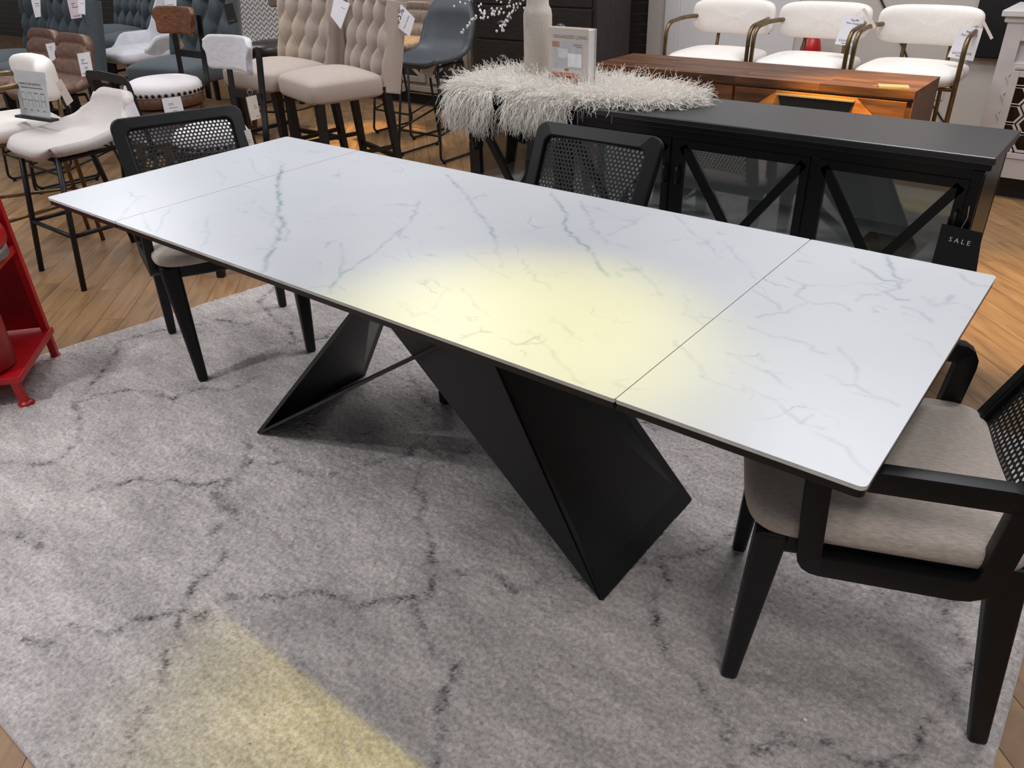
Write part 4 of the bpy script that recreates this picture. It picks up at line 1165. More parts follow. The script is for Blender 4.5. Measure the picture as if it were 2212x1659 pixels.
nx_ = (np.arange(N) * (NSEG + 1) * 3)[:, None, None] + (np.arange(NSEG) * 3)[None, :, None] + ((np.arange(3) + 1) % 3)[None, None, :]
Fw = np.stack([base, nx_, nx_ + 3, base + 3], 3).reshape(-1, 4)
me = bpy.data.meshes.new('wool'); me.vertices.add(len(Vw)); me.vertices.foreach_set('co', Vw.reshape(-1))
me.loops.add(len(Fw) * 4); me.loops.foreach_set('vertex_index', Fw.reshape(-1).astype(np.int32))
me.polygons.add(len(Fw)); me.polygons.foreach_set('loop_start', np.arange(0, len(Fw) * 4, 4, dtype=np.int32)); me.update(calc_edges=True)
me.polygons.foreach_set('use_smooth', [True] * len(Fw))
o = link('wool', me, M_wool, sk); o['kind'] = 'stuff'

# ------------------------------------------------------------------ vase, branches, book
VY = 1.49
vp = by(1162, 90, VY)
vs = thing('bottle_vase', 'tall pale speckled stoneware bottle vase standing on the sheepskin', 'vase', (vp[0], VY, SZ + .012))
G().lathe([(0, 0), (.056, 0), (.060, .006), (.060, .265), (.056, .285), (.047, .300), (.045, .34), (.045, .44), (.049, .46), (.041, .46), (.039, .30), (0, .30)], 40).obj('body', M_ceramic_vase, vs, True)
bt = thing('bud_branch', 'drooping branch of white buds in the stoneware vase', 'branch', (vp[0], VY, SZ + .012 + .46))
org = np.array([vp[0], VY, SZ + .472])
bm = G().sq((0, 0, 0), (.0045, .0045, .006), 1, 1, 8, 6)
first = [None]
br_paths = [[(1160, -260), (1150, -160), (1135, -20), (1105, 8), (1070, 18), (1045, 27), (1022, 40), (1008, 58), (997, 70)], [(1158, -250), (1145, -120), (1125, 0), (1110, 22), (1098, 42), (1086, 55), (1074, 66)],
            [(1125, -4), (1108, 30), (1096, 50), (1082, 68)], [(1090, -40), (1060, -8), (1035, -2), (1012, 3), (982, 9)], [(1085, 15), (1065, 22), (1044, 40)]]
for bi, pp in enumerate(br_paths):
    P3 = [by(a, b, VY - .03 - .04 * (bi % 3)) - org for a, b in pp]
    if bi in (0, 1): P3 = [np.array([0, 0, -.12])] + [np.array([0.0, -.005, .02])] + P3[1:]
    elif bi == 3: P3 = [np.array([0, 0, -.10])] + P3
    sm = fillet(P3, .04, 4)
    G().tube(sm, np.linspace(.0022, .0009, len(sm)), 5).obj('twig', M_bark, bt, True)
    Pn = np.array(sm); L_ = np.r_[0, np.cumsum(np.linalg.norm(np.diff(Pn, axis=0), axis=1))]
    nb = (60, 34, 16, 12, 10)[bi]
    for k in range(nb):
        s = L_[-1] * (1 - (k / nb) * (.62 if bi < 2 else .8)); c = np.array([np.interp(s, L_, Pn[:, i]) for i in range(3)])
        spread = .004 if s > L_[-1] * .86 else .013
        c = c + rg.normal(0, spread, 3) * np.array([1, .8, 1])
        if first[0] is None: o = bm.obj('bud', M_berry, bt, True); first[0] = o
        else: o = first[0].copy(); col.objects.link(o); o.parent = bt
        o.location = tuple(c); o.rotation_euler = (rg.uniform(-.6, .6), rg.uniform(-.6, .6), 0)
BY = 1.40
a = by(1184, 120, BY); b = by(1273, 120, BY); bw = b[0] - a[0]; bh = by(1182, 58, BY)[2] - SZ - .012
bk = thing('hardcover_book', 'pale hardcover book with a kitchen photo on its cover on the sheepskin', 'book', (a[0] + bw / 2, BY, SZ + .012), R(-3))
M_cover = mat('book_cover', '#cfc3ba', .6, var=.015); M_pages = mat('book_pages', '#e2dfe0', .7, var=.02)
g = Geo(); g.box((0, -.001, bh / 2), (bw, .003, bh)); g.box((-bw / 2 + .0015, .017, bh / 2), (.003, .034, bh)); g.hexa([(-bw / 2, .032, 0), (bw / 2 + .010, .034, 0), (bw / 2 + .010, .037, 0), (-bw / 2, .035, 0)], [(-bw / 2, .032, bh), (bw / 2 + .010, .034, bh), (bw / 2 + .010, .037, bh), (-bw / 2, .035, bh)])
g.obj('cover', M_cover, bk)
g = Geo(); g.hexa([(-bw / 2 + .003, .0008, .004), (bw / 2 - .004, .0008, .004), (bw / 2 + .005, .033, .004), (-bw / 2 + .003, .032, .004)], [(-bw / 2 + .003, .0008, bh - .004), (bw / 2 - .004, .0008, bh - .004), (bw / 2 + .005, .033, bh - .004), (-bw / 2 + .003, .032, bh - .004)]); g.obj('pages', M_pages, bk)


def flat(parent, name, u0, v0, u1, v1, m, off, W=bw, H=bh, y=-.0025):
    """flat printed patch on the cover, u right 0..1, v down 0..1"""
    X = lambda u: -W / 2 + u * W; Zf = lambda v: H * (1 - v)
    g = Geo(); g.add([(X(u0), y - off, Zf(v1)), (X(u1), y - off, Zf(v1)), (X(u1), y - off, Zf(v0)), (X(u0), y - off, Zf(v0))], [(0, 1, 2, 3)]); return g.obj(name, m, parent)


put_text('ORGANIZED LIVING', bh * .082, (-bw * .39, -.0025, bh * .835), (1, 0, 0), (0, 0, 1), mat('taupe_print', '#8d8178', .6), bk)
flat(bk, 'cover_picture', .10, .22, .86, 1.0, mat('picture_grey', '#c3c0c3', .6), .0004)
flat(bk, 'cover_picture', .10, .22, .28, .31, mat('picture_tan', '#b58d72', .6), .0006)
flat(bk, 'cover_picture', .24, .33, .50, .48, mat('picture_white', '#dcdbdf', .6), .0006); flat(bk, 'cover_picture', .50, .40, .84, .62, M_white_print, .0006)
flat(bk, 'cover_picture', .10, .66, .86, .72, mat('picture_white2', '#d5d2d4', .6), .0006); flat(bk, 'cover_picture', .11, .72, .80, .98, mat('picture_orange', '#c98a66', .6), .0008)
flat(bk, 'cover_picture', .42, .65, .52, .69, mat('picture_amber', '#b9772f', .6), .0010)
for u in (.24, .46, .66):
    flat(bk, 'printed_stool', u, .775, u + .15, .80, M_ink, .0010); flat(bk, 'printed_stool', u + .01, .845, u + .14, .87, M_ink, .0010)
    for du_ in (.02, .12): flat(bk, 'printed_stool', u + du_, .80, u + du_ + .012, .99, M_ink, .0010)
for v in (.255, .285): flat(bk, 'printed_line', .62 + .1 * (v > .27), v, .84, v + .012, M_grey_ink, .0008)

# ------------------------------------------------------------------ acacia sideboard
def acacia():
    m = bpy.data.materials.new('acacia_strips'); m.use_nodes = True
    nt = m.node_tree; b = nt.nodes['Principled BSDF']; L = nt.links.new
    tc = nt.nodes.new('ShaderNodeTexCoord'); oi = nt.nodes.new('ShaderNodeObjectInfo')
    ad = nt.nodes.new('ShaderNodeVectorMath'); ad.operation = 'MULTIPLY_ADD'; ad.inputs[1].default_value = (31, 17, 23); L(oi.outputs['Random'], ad.inputs[0]); L(tc.outputs['Object'], ad.inputs[2])
    mp = nt.nodes.new('ShaderNodeMapping'); mp.inputs['Scale'].default_value = (2, 18, 18); L(ad.outputs[0], mp.inputs[0])
    n = nt.nodes.new('ShaderNodeTexNoise'); n.inputs['Scale'].default_value = 2; n.inputs['Detail'].default_value = 5; L(mp.outputs[0], n.inputs['Vector'])
    cr = nt.nodes.new('ShaderNodeValToRGB'); cr.color_ramp.elements[0].position = .3; cr.color_ramp.elements[0].color = (*lin('#3b2519'), 1); cr.color_ramp.elements[1].position = .7; cr.color_ramp.elements[1].color = (*lin('#6f4729'), 1)
    L(n.outputs[0], cr.inputs[0]); hs = nt.nodes.new('ShaderNodeHueSaturation'); mr = nt.nodes.new('ShaderNodeMapRange'); mr.inputs[3].default_value = .75; mr.inputs[4].default_value = 1.2
    L(oi.outputs['Random'], mr.inputs[0]); L(mr.outputs[0], hs.inputs['Value']); L(cr.outputs[0], hs.inputs['Color']); L(hs.outputs[0], b.inputs['Base Color']); b.inputs['Roughness'].default_value = .42; b.inputs['Specular IOR Level'].default_value = .3
    return m


M_aca = acacia()
AX0, AX1, AY0, AY1, AZ = -1.03, .562, 2.315, 2.735, .782
ac = thing('acacia_sideboard', 'acacia wood sideboard with brass bar handles behind the black sideboard', 'sideboard', ((AX0 + AX1) / 2, (AY0 + AY1) / 2, 0))
AW, AD = AX1 - AX0, AY1 - AY0
nst = 9; sw_ = AD / nst
for i in range(nst):
    cuts = sorted([-AW / 2, AW / 2] + [(-AW / 2 + AW * ((k + .37 * (i % 3) + .15 * i) % 4) / 4) for k in range(4)])
    cuts = [c_ for k, c_ in enumerate(cuts) if k in (0, len(cuts) - 1) or (c_ - cuts[0] > .06 and cuts[-1] - c_ > .06)]
    for xa, xb in zip(cuts[:-1], cuts[1:]):
        if xb - xa < 1e-4: continue
        G().box(((xa + xb) / 2, -AD / 2 + (i + .5) * sw_, AZ - .015), (xb - xa - .0006, sw_ - .0006, .03)).obj('top_strip', M_aca, ac)
G().box((0, 0, AZ - .034), (AW - .03, AD - .02, .008)).obj('top_core', M_brown_wood, ac)
G().hexa([(-AW / 2 + .004, -AD / 2 + .02, .10), (AW / 2 - .004, -AD / 2 + .02, .10), (AW / 2 - .004, AD / 2, .10), (-AW / 2 + .004, AD / 2, .10)],
         [(-AW / 2 + .004, -AD / 2 + .02, AZ - .03), (AW / 2 - .004, -AD / 2 + .02, AZ - .03), (AW / 2 - .004, AD / 2, AZ - .03), (-AW / 2 + .004, AD / 2, AZ - .03)]).obj('carcass', M_aca, ac)
for s in (-1, 1): G().box((s * (AW / 2 - .002), .004, .43), (.004, AD - .01, .645)).obj('side_panel', mat('acacia_side', '#5c4334', .5, color2='#46322a', scale=6, stretch=(1, 9, .6), detail=5), ac)
for k in range(2):
    xa = -AW / 2 + .02 + k * (AW / 2 - .015); xb = xa + AW / 2 - .03
    for r_ in range(2):
        za, zb = AZ - .045 - .33 * (r_ + 1) + .008, AZ - .045 - .33 * r_
        dw = G().box(((xa + xb) / 2, -AD / 2 + .012, (za + zb) / 2), (xb - xa, .02, zb - za)).obj('drawer', mat('acacia_front', '#c28038', .35, color2='#8a5222', scale=5, stretch=(1.2, 6, 8), detail=5), ac, bevel=.002)
        for s in (-1, 1):
            g = Geo(); e = xb if s > 0 else xa
            g.ext([(e, zb), (e - s * .20, zb), (e, zb - .16)] if s < 0 else [(e, zb), (e, zb - .16), (e - s * .20, zb)], (0, -.002, 0), ((0, -AD / 2 + .002, 0), (1, 0, 0), (0, 0, 1))); g.obj('inlay', M_aca, dw)
        xm = (xa + xb) / 2
        G().hexa([(xm - .15, -AD / 2 - .001, zb - .075), (xm + .15, -AD / 2 - .001, zb - .075), (xm + .15, -AD / 2 + .01, zb - .075), (xm - .15, -AD / 2 + .01, zb - .075)],
                 [(xm - .175, -AD / 2 - .001, zb - .012), (xm + .175, -AD / 2 - .001, zb - .012), (xm + .175, -AD / 2 + .01, zb - .012), (xm - .175, -AD / 2 + .01, zb - .012)]).obj('pull_recess', M_blackcard, dw)
        G().box((xm, -AD / 2 - .014, zb - .012), (.35, .024, .006)).obj('handle', M_gold, dw)
for s in (-1, 1): G().box((s * (AW / 2 - .06), 0, .05), (.05, AD - .06, .1)).obj('leg', M_black_frame, ac)
q = [bz(a, b, AZ + .008) for a, b in ((1896, 181), (1962, 184), (1965, 190), (1899, 187))]
c = np.mean(q, 0); g = Geo(); g.hexa([(p[0] - c[0], p[1] - c[1], -.007) for p in (q[3], q[2], q[1], q[0])], [(p[0] - c[0], p[1] - c[1], .001) for p in (q[3], q[2], q[1], q[0])])
o = g.obj('loose_handle', M_gold, None); o.location = tuple(c); tag(o, 'loose pale gold bar lying on top of the acacia sideboard', 'handle')

# ------------------------------------------------------------------ white lattice cabinet
WX0, WYF = .63, 3.74
wc = thing('lattice_cabinet', 'white painted cabinet with hexagon lattice doors at the right edge', 'cabinet', (WX0 + .55, WYF + .22, 0))
G().box((0, 0, .955), (1.17, .50, .03)).obj('top', M_whitepaint, wc, bevel=.004)
G().box((0, 0, .925), (1.135, .47, .03)).obj('cornice', M_whitepaint, wc, bevel=.008)
G().box((0, .215, .52), (1.1, .01, .80)).obj('back', M_tanwood, wc)
G().box((0, 0, .715), (1.06, .42, .015)).obj('inner_shelf', M_whitepaint, wc)
G().box((0, -.195, .80), (1.06, .01, .22)).obj('frieze_panel', M_whitepaint, wc)
for s in (-1, 1): G().box((s * .54, 0, .52), (.02, .44, .80)).obj('side', M_whitepaint, wc)
G().box((0, 0, .13), (1.1, .44, .02)).obj('bottom', M_whitepaint, wc)
G().box((0, .02, .06), (1.06, .36, .12)).obj('plinth', M_blackcard, wc)
for s in (-1, 0, 1): G().box((s * .51, -.215, .52), (.08, .02, .80)).obj('stile', M_whitepaint, wc, bevel=.002)
G().box((0, -.2135, .87), (1.1, .02, .09)).obj('top_rail', M_whitepaint, wc, bevel=.002)
G().box((0, -.2135, .70), (1.1, .02, .035)).obj('mid_rail', M_whitepaint, wc, bevel=.002)
G().box((0, -.2135, .175), (1.1, .02, .11)).obj('bottom_rail', M_whitepaint, wc, bevel=.002)
for k in (-1, 1):
    d_ = G().box((k * .255 - .195, -.224, .455), (.04, .012, .45)).box((k * .255 + .195, -.224, .455), (.04, .012, .45)).box((k * .255, -.224, .665), (.349, .012, .03)).box((k * .255, -.224, .245), (.349, .012, .03)).obj('door', M_whitepaint, wc, bevel=.002)
    for i in range(5):
        for j in range(4):
            cx = k * .255 - .17 + j * .112; cz = .27 + i * .095 + (.0475 if j % 2 else 0)
            if cz > .67: continue
            hexp = [(cx + .060 * math.cos(math.radians(60 * m_)), -.224, cz + .053 * math.sin(math.radians(60 * m_))) for m_ in range(6)]
            sweep(hexp, .010, .013, side=(0, 1, 0)).obj('lattice_hexagon', M_whitepaint, d_)

# ------------------------------------------------------------------ dark chest of drawers
cx0, cx1, cyf = -3.22, -2.03, 3.90
ct = thing('drawer_chest', 'tall dark wood chest of drawers with cup pulls behind the vase', 'chest', ((cx0 + cx1) / 2, cyf + .25, 0))
cw = cx1 - cx0
G().box((0, .01, .70), (cw, .48, 1.40)).obj('carcass', M_darkwood, ct, bevel=.004)
G().box((0, 0, 1.415), (cw + .04, .53, .03)).obj('top', M_darkwood, ct, bevel=.004)
for r_ in range(5):
    for k in (-1, 1):
        dz = .11 + .254 * r_
        dw = G().box((k * (cw / 4 - .012), -.235, dz + .127), (cw / 2 - .055, .02, .240)).obj('drawer', mat('espresso_drawer', '#221c1a', .5, var=.2, scale=8, stretch=(1.2, 8, 10)), ct, bevel=.003)
        g = Geo(); V = []; n = 12
        for i in range(n + 1):
            a = math.pi * i / n
            for j in range(6):
                bt_ = math.pi / 2 * j / 5
                V.append((k * (cw / 4 - .012) + .048 * math.cos(a) * math.cos(bt_ * .95), -.245 - .026 * math.sin(bt_), dz + .115 + .034 * math.sin(a) * math.cos(bt_ * .6)))
        F = [(i * 6 + j, (i + 1) * 6 + j, (i + 1) * 6 + j + 1, i * 6 + j + 1) for i in range(n) for j in range(5)]
        g.add(V, F).obj('cup_pull', M_pewter, dw, True)

# ------------------------------------------------------------------ grey-beige fretwork cabinet
fx0, fx1, fyf = -5.35, -3.30, 3.93
fc = thing('fretwork_cabinet', 'grey-beige painted cabinet with fretwork glass doors at the back', 'cabinet', ((fx0 + fx1) / 2, fyf + .22, 0))
fw = fx1 - fx0
G().box((0, .01, .48), (fw, .42, .72)).obj('carcass', M_beigepaint, fc, bevel=.003)
G().box((0, 0, .86), (fw + .05, .48, .03)).obj('top', M_beigepaint, fc, bevel=.006)
G().box((0, -.212, .145), (fw + .01, .025, .07)).obj('skirting', M_beigepaint, fc, bevel=.004)
G().box((0, .03, .05), (fw - .1, .32, .10)).obj('plinth', M_blackcard, fc)
for k in range(4):
    xm = -fw / 2 + (k + .5) * fw / 4; hw = fw / 8 - .02
    d_ = G().box((xm - hw + .025, -.212, .51), (.05, .022, .60)).box((xm + hw - .025, -.212, .51), (.05, .022, .60)).box((xm, -.212, .785), (2 * hw - .101, .022, .05)).box((xm, -.212, .235), (2 * hw - .101, .022, .05)).obj('door', M_beigepaint, fc, bevel=.004)
    G().box((xm, -.204, .51), (2 * hw - .08, .004, .52)).obj('dark_pane', M_darkvoid, d_)
    for s in (-1, 1):
        for v in (-1, 1):
            pth = [(xm + s * (hw - .05), -.212, .51 + v * .25), (xm + s * .07, -.212, .51 + v * .17), (xm + s * .10, -.212, .51 + v * .09), (xm + s * .03, -.212, .51 + v * .05), (xm, -.212, .51)]
            sweep(pth, .018, .024, False, (0, 1, 0)).obj('fret', M_beigepaint, d_)
# chevron upholstered panel
M_chev = bpy.data.materials.new('chevron_print'); M_chev.use_nodes = True
nt = M_chev.node_tree; b_ = nt.nodes['Principled BSDF']; L = nt.links.new
tc = nt.nodes.new('ShaderNodeTexCoord'); sp = nt.nodes.new('ShaderNodeSeparateXYZ'); L(tc.outputs['Object'], sp.inputs[0])


def mth(op, a, b=None):
    n = nt.nodes.new('ShaderNodeMath'); n.operation = op
    for i, v in enumerate((a, b)):
        if v is None: continue
        if isinstance(v, (int, float)): n.inputs[i].default_value = v
        else: L(v, n.inputs[i])
    return n.outputs[0]


fx = mth('ABSOLUTE', mth('SUBTRACT', mth('FRACT', mth('MULTIPLY', sp.outputs[0], 12.5)), .5))
st = mth('GREATER_THAN', mth('FRACT', mth('ADD', mth('MULTIPLY', sp.outputs[2], 24.0), mth('MULTIPLY', fx, 1.6))), .5)
mx = nt.nodes.new('ShaderNodeMix'); mx.data_type = 'RGBA'; mx.inputs[6].default_value = (*lin('#d2cdc6'), 1); mx.inputs[7].default_value = (*lin('#857f80'), 1); L(st, mx.inputs[0]); L(mx.outputs[2], b_.inputs['Base Color']); b_.inputs['Roughness'].default_value = .9
pa = by(478, 40, 3.38); pb = by(620, 40, 3.38)
ck = thing('chevron_bench', 'grey and white chevron upholstered high-back bench seat', 'bench', ((pa[0] + pb[0]) / 2, 3.42, 0))
G().box((0, 0, .78), (pb[0] - pa[0], .09, .62)).obj('backrest', M_chev, ck, bevel=.02, seg=3)
G().box((0, -.16, .44), (pb[0] - pa[0], .36, .10)).obj('seat', M_chev, ck, bevel=.03, seg=3)
for sx in (-1, 1):
    for sy in (-.28, .02): G().beam((sx * ((pb[0] - pa[0]) / 2 - .05), sy, 0), (sx * ((pb[0] - pa[0]) / 2 - .06), sy, .40), .035, .035, .05, .05).obj('leg', M_legwood, ck)

# ------------------------------------------------------------------ red metal stand at the left edge
F0 = np.array([-1.489, -.631]); B0 = np.array([-1.773, -.395]); ud = B0 - F0; dpt = np.linalg.norm(ud); ud /= dpt
rz = math.atan2(ud[1], ud[0]) - math.pi / 2            # local +y = depth, local x toward -v
rs = thing('red_stand', 'red enamelled metal shelf stand with flared feet at the left edge', 'shelf', (F0[0], F0[1], 0), rz)
WD = .62
for sx in (0, -WD):
    for sy in (0, dpt):
        zz = RUGZ if sy == 0 else 0.0
        G().beam((sx, sy, zz + .004), (sx * .985 - .012, sy, 1.05 if sy else .12), .026, .026, side=(0, 1, 0)).obj('post', M_red, rs, bevel=.003)
        G().lathe([(0, 0), (.028, 0), (.028, .004), (.017, .014), (0, .014)], 16, (sx, sy, zz)).obj('foot', M_red, rs, True)
sh = G().box((-WD / 2, dpt / 2, .115), (WD + .04, dpt + .04, .025)).obj('shelf', M_red, rs, bevel=.004)
G().box((-WD / 2 - .01, dpt / 2, .46), (WD + .02, dpt + .02, .03)).obj('shelf', M_red, rs, bevel=.004)
G().box((-WD / 2 - .012, dpt - .004, .60), (WD, .008, .92)).obj('back_panel', M_redworn, rs)
G().box((-WD / 2 - .012, dpt / 2, 1.05), (WD + .02, dpt + .03, .025)).obj('shelf', M_red, rs, bevel=.004)
cpos = bz(20, 790, .135)
tk = thing('red_tank', 'worn red cylinder with a dark hole on the lower red shelf', 'tank', (cpos[0] - .075, cpos[1] - .06, .1285))
G().lathe([(0, 0), (.10, 0), (.11, .012), (.112, .20), (.108, .26), (.085, .30), (0, .31)], 36).obj('body', M_redworn, tk, True)
for (px, pz, rr) in ((.62, .07, .013), (.35, .05, .006)):
    G().lathe([(0, 0), (rr, 0), (rr, .004), (0, .004)], 14).obj('hole', M_chip, tk)
    o = tk.children[-1]; an = px - 1.4
    o.matrix_local = Matrix.Translation((.1105 * math.cos(an), .1105 * math.sin(an), pz)) @ Matrix.Rotation(an, 4, 'Z') @ Matrix.Rotation(math.pi / 2, 4, 'Y')
dpx = bz(12, 560, .475)
dm = thing('red_dome', 'glossy red dome with a grey rim on the upper red shelf', 'dome', (dpx[0] - .075, dpx[1] - .06, .4755))
G().sq((0, 0, .085), (.115, .105, .058), .7, .8, 32, 16).obj('shell', M_red, dm, True)
G().lathe([(0, 0), (.095, 0), (.10, .01), (.10, .04), (0, .04)], 32).obj('rim', M_chrome, dm, True)

# ------------------------------------------------------------------ acrylic sign on the brass stool
SNZ = .700
a = bz(44, 250, SNZ); b = bz(116, 259, SNZ); dx = b - a; dx[2] = 0; sw_n = np.linalg.norm(dx); dxn = dx / sw_n
nrm = np.array([dxn[1], -dxn[0], 0])
sg, at_, rt, up_, w_, h_ = card('sign_holder', 'clear acrylic sign holder with barstool leaflet on the brass stool seat', 'sign', [(30, 150), (97, 157), (110, 258), (46, 248)], a, nrm, M_paper, .001)
prints(sg, at_, rt, up_, w_, h_, [('PARKER 26" SEAT BARSTOOL', .10, .30, .058, M_grey_ink), (None, .14, .35, .7, M_grey_ink)])
for k in range(4):
    u = .10 + .21 * k
    prints(sg, at_, rt, up_, w_, h_, [(None, u + .02, .46, .13, (M_pale_ink, M_pale_ink, M_grey_ink, M_grey_ink)[k]), (None, u + .01, .62, .15, M_pale_ink), (None, u + .05, .84, .06, M_grey_ink)])
    for du_ in (.015, .15):
        p, q = at_(u + du_, .48), at_(u + du_, .78); r_ = at_(u + du_ + .012, .78); s_ = at_(u + du_ + .012, .48)
        g = Geo(); g.add([p, q, r_, s_], [(0, 1, 2, 3)]); g.obj('print_line', M_pale_ink, sg)
o0 = np.array(sg.location)
g = Geo(); A = [at_(-.01, -.01) + nrm * .0015, at_(1.02, -.01) + nrm * .0015, at_(1.02, 1.0) + nrm * .0015, at_(-.01, 1.0) + nrm * .0015]
g.add(A + [v + nrm * .002 for v in A], [(0, 3, 2, 1), (4, 5, 6, 7), (0, 1, 5, 4), (1, 2, 6, 5), (2, 3, 7, 6), (3, 0, 4, 7)]); g.obj('acrylic_sheet', M_acrylic, sg)
g = Geo(); g.beam(at_(-.08, 1.0) + np.array([0, 0, -.004]), at_(1.1, 1.0) + np.array([0, 0, -.004]), .045, .01, side=tuple(nrm)); g.obj('base', M_blackcard, sg)

# ------------------------------------------------------------------ price tags
def strg(t, pts, r=.0009):
    o0 = np.array(t.location); G().tube([np.array(p) - o0 for p in pts], r, 5).obj('string', M_string, t, True)


NEG = (0.25, -1, .15)
def vtag(name, label, quad, y, rows=(), m=None, n=NEG, s=None, cat='tag'):
    t, at, rt, up, w, h = card(name, label, cat, quad, (0, y, .8), n, m)
    # plane passes through the given depth at the tag's own centre
    return t, at, rt, up, w, h


def tagat(name, label, quad, y, rows=(), m=None, n=NEG, cat='price tag', st=None):
    cxp = sum(q[0] for q in quad) / 4; cyp = sum(q[1] for q in quad) / 4
    p = by(cxp, cyp, y)
    t, at, rt, up, w, h = card(name, label, cat, quad, p, n, m)
    prints(t, at, rt, up, w, h, rows)
    if st: strg(t, [bplane(a, b, p, np.array(n) / np.linalg.norm(n)) for a, b in st])
    return t


SMALL = [(None, .2, .28, .3, M_ink), (None, .2, .36, .22, M_grey_ink), (None, .2, .44, .5, M_ink), (None, .36, .60, .25, M_grey_ink), (None, .36, .66, .25, M_ink), ('SHOWHOME', .14, .90, .085, M_grey_ink)]
tagat('price_tag', 'white printed price tag hanging from the nearer brown leather stool', [(166, 116), (193, 112), (202, 161), (177, 166)], .93, SMALL, st=[(180, 116), (183, 108), (184, 100)])
tagat('price_tag', 'white price tag showing between the two brown leather stools', [(98, 95), (118, 92), (122, 128), (109, 133)], .965, [(None, .3, .2, .3, M_ink), (None, .3, .32, .35, M_grey_ink)])
tagat('price_tag', 'pinkish price tag on the slate stool behind the brown stools', [(142, -12), (170, -16), (177, 38), (154, 41)], 1.02, [(None, .25, .38, .3, M_ink), (None, .25, .46, .2, M_grey_ink), (None, .25, .54, .5, M_ink), ('SHOWHOME', .2, .93, .08, M_grey_ink)], mat('pink_paper', '#d6c6cb', .6, var=.02))
tagat('price_tag', 'folded white leaflet tag beside the pinkish price tag', [(168, -12), (183, -14), (184, 32), (169, 28)], 1.00, [(None, .3, .5, .5, M_grey_ink)])
tagat('price_tag', 'white price tag on the leftmost slate tufted stool', [(64, -12), (86, -14), (88, 36), (76, 38)], 1.12, [(None, .3, .4, .4, M_ink), (None, .3, .5, .4, M_grey_ink)])
tagat('string_tag', 'manila tag tied to the arm of the sign-holding brass stool', [(120, 180), (131, 170), (158, 218), (145, 229)], .16, [(None, .3, .35, .12, M_grey_ink), (None, .5, .6, .1, M_grey_ink)], M_manila)
tagat('price_tag', 'white price tag tucked beside the left cane chair frame', [(269, 232), (289, 219), (303, 252), (284, 288)], .46, [(None, .25, .6, .25, M_grey_ink), (None, .25, .7, .2, M_grey_ink)], st=[(284, 288), (287, 305)])
tagat('price_tag', 'white price tag under the round white nailhead seat', [(349, 213), (389, 208), (398, 243), (357, 249)], .93, [(None, .3, .35, .25, M_ink), (None, .3, .43, .3, M_grey_ink), (None, .3, .6, .45, M_ink), (None, .45, .8, .25, M_grey_ink)], st=[(370, 211), (369, 203)])
tagat('string_tag', 'tan string tag hanging under the walnut back of the nailhead stool', [(374, 78), (385, 71), (398, 100), (391, 106)], 1.44, (), mat('tan_card', '#a3917f', .8), st=[(380, 75), (378, 62), (377, 52)])
tagat('price_tag', 'white price tag above the walnut stool back', [(352, -14), (381, -16), (381, 15), (358, 17)], 1.90, [('SHOWHOME', .1, .85, .12, M_grey_ink)])
t = tagat('sale_tag', 'manila sale tag tied under the white stool back', [(531, 210), (553, 205), (563, 255), (543, 261)], .80, [(None, .55, .4, .25, M_grey_ink), (None, .55, .5, .3, M_grey_ink), (None, .6, .85, .25, M_ink)], M_manila, st=[(540, 208), (534, 200), (538, 192), (546, 196), (543, 207)])
tagat('sale_tag', 'manila sale tag on the back of the far left cane chair', [(503, 288), (540, 279), (549, 312), (514, 336)], .44, [(None, .6, .45, .3, M_grey_ink), (None, .6, .55, .3, M_grey_ink), ('SALE', .22, .75, .12, M_red_ink)], M_manila, n=(.4, -1, .3))
tagat('price_tag', 'white card tag behind the farther beige tufted stool', [(722, -8), (756, 8), (736, 63), (714, 34)], 2.20, [(None, .5, .35, .3, M_grey_ink)])
pq = [(866, 9), (896, 40), (885, 79), (852, 54)]
t = tagat('price_tag', 'white 35% sale card on the nearer beige tufted stool', pq, 2.16, (), n=(.2, -1, .1))
o0 = np.array(t.location); pc = by(875, 45, 2.16); nn = np.array((.2, -1, .1)); nn = nn / np.linalg.norm(nn)
A = bplane(861, 54, pc, nn); B = bplane(874, 20, pc, nn); rtv = B - A; upv = np.cross(nn, rtv)
put_text('35%', .055, A - o0, rtv, upv, M_ink, t)
A = bplane(874, 62, pc, nn); put_text('floor model', .016, A - o0, rtv, upv, M_grey_ink, t)
SH = [('Reg 899', .36, .17, .085, M_ink), ('Floor model $', .2, .28, .085, M_ink), ('SHOWHOME', .12, .88, .105, M_grey_ink), (None, .3, .925, .4, M_grey_ink)]
tagat('price_tag', 'white handwritten price tag on the rightmost ivory brass stool', [(2074, 57), (2124, 61), (2102, 132), (2047, 123)], 3.40, SH, st=[(2098, 60), (2108, 45), (2118, 40)])
tagat('price_tag', 'white handwritten price tag on the middle ivory brass stool', [(1827, 31), (1869, 37), (1850, 101), (1803, 95)], 3.40, SH, st=[(1848, 34), (1858, 25), (1862, 20)])
tagat('string_tag', 'pale string tag dangling from the middle ivory stool back', [(1861, 20), (1868, 17), (1893, 56), (1888, 64)], 3.42, (), M_manila)
tagat('string_tag', 'pale string tag dangling from the rightmost ivory stool back', [(2119, 44), (2126, 42), (2146, 82), (2140, 86)], 3.42, (), M_manila)
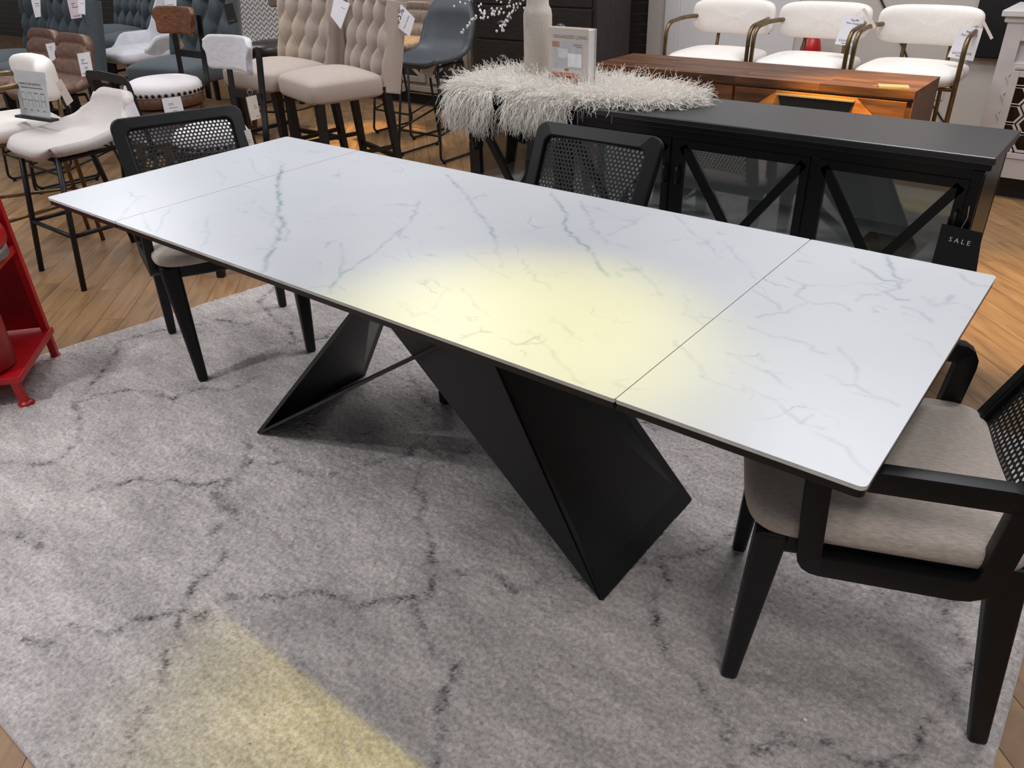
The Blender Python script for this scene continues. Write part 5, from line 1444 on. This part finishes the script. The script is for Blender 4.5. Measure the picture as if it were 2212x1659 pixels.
tagat('price_tag', 'black card tag on the leftmost ivory brass stool', [(1650, 10), (1664, 12), (1662, 74), (1634, 66)], 3.62, [('SHOWHOME', .15, .85, .10, M_grey_ink)], M_blackcard)
tagat('price_tag', 'black card tag by the dark leather swivel stool', [(482, 10), (502, 6), (513, 48), (494, 54)], 2.05, [('SHOWHOME', .1, .85, .08, M_grey_ink)], M_blackcard)
tagat('price_tag', 'red and white tag under the charcoal bucket stool', [(913, 140), (942, 141), (930, 169), (910, 156)], 2.72, [(None, .1, .1, .8, M_red_ink), (None, .1, .85, .6, M_red_ink)])
tagat('sale_sign', 'black SALE card hanging on the sideboard door', [(2035, 483), (2122, 503), (2107, 602), (2008, 584)], 1.168,
      [('S A L E', .26, .31, .135, M_white_print), ('S H O W H O M E', .10, .90, .088, M_white_print)], M_blackcard, n=(.0, -1, .02), cat='sign', st=[(2077, 493), (2090, 470), (2094, 445)])
pP, nP = chair_plane(POSE_M, -.006)
t, at, rt, up, w, h = card('hang_label', 'white maker label on the cane back of the middle armchair', 'label', [(1360, 396), (1378, 396), (1373, 452), (1354, 450)], pP, nP)
g = Geo(); g.add([at(.5, .06), at(.72, .15), at(.28, .15)], [(0, 1, 2)]); g.obj('arrow_mark', M_ink, t)
M_teal = mat('teal_ink', '#4f7f8c', .6)
for i in range(3):
    for j in range(4):
        g = Geo(); u, v = .22 + .19 * i, .24 + .055 * j; k = .03 if i % 2 else 0
        g.add([at(u, v + k), at(u + .16, v + .03 - k), at(u + .16, v + .05 - k), at(u, v + .02 + k)], [(0, 1, 2, 3)]); g.obj('logo_mark', M_teal, t)
put_text('MERCANA', w * .42, at(.34, .52), np.array(at(.34, .9)) - np.array(at(.34, .5)), rt, M_grey_ink, t)
pP, nP = chair_plane(POSE_R, -.02)
t, at, rt, up, w, h = card('hang_label', 'white maker label beside the right armchair arm', 'label', [(2200, 1118), (2240, 1100), (2260, 1170), (2218, 1190)], by(2210, 1140, .02), (.2, -1, .35))
prints(t, at, rt, up, w, h, [('FURNITURE', .06, .3, .16, M_grey_ink)])
for o in bpy.data.objects:
    if '_w' in o: del o['_w']
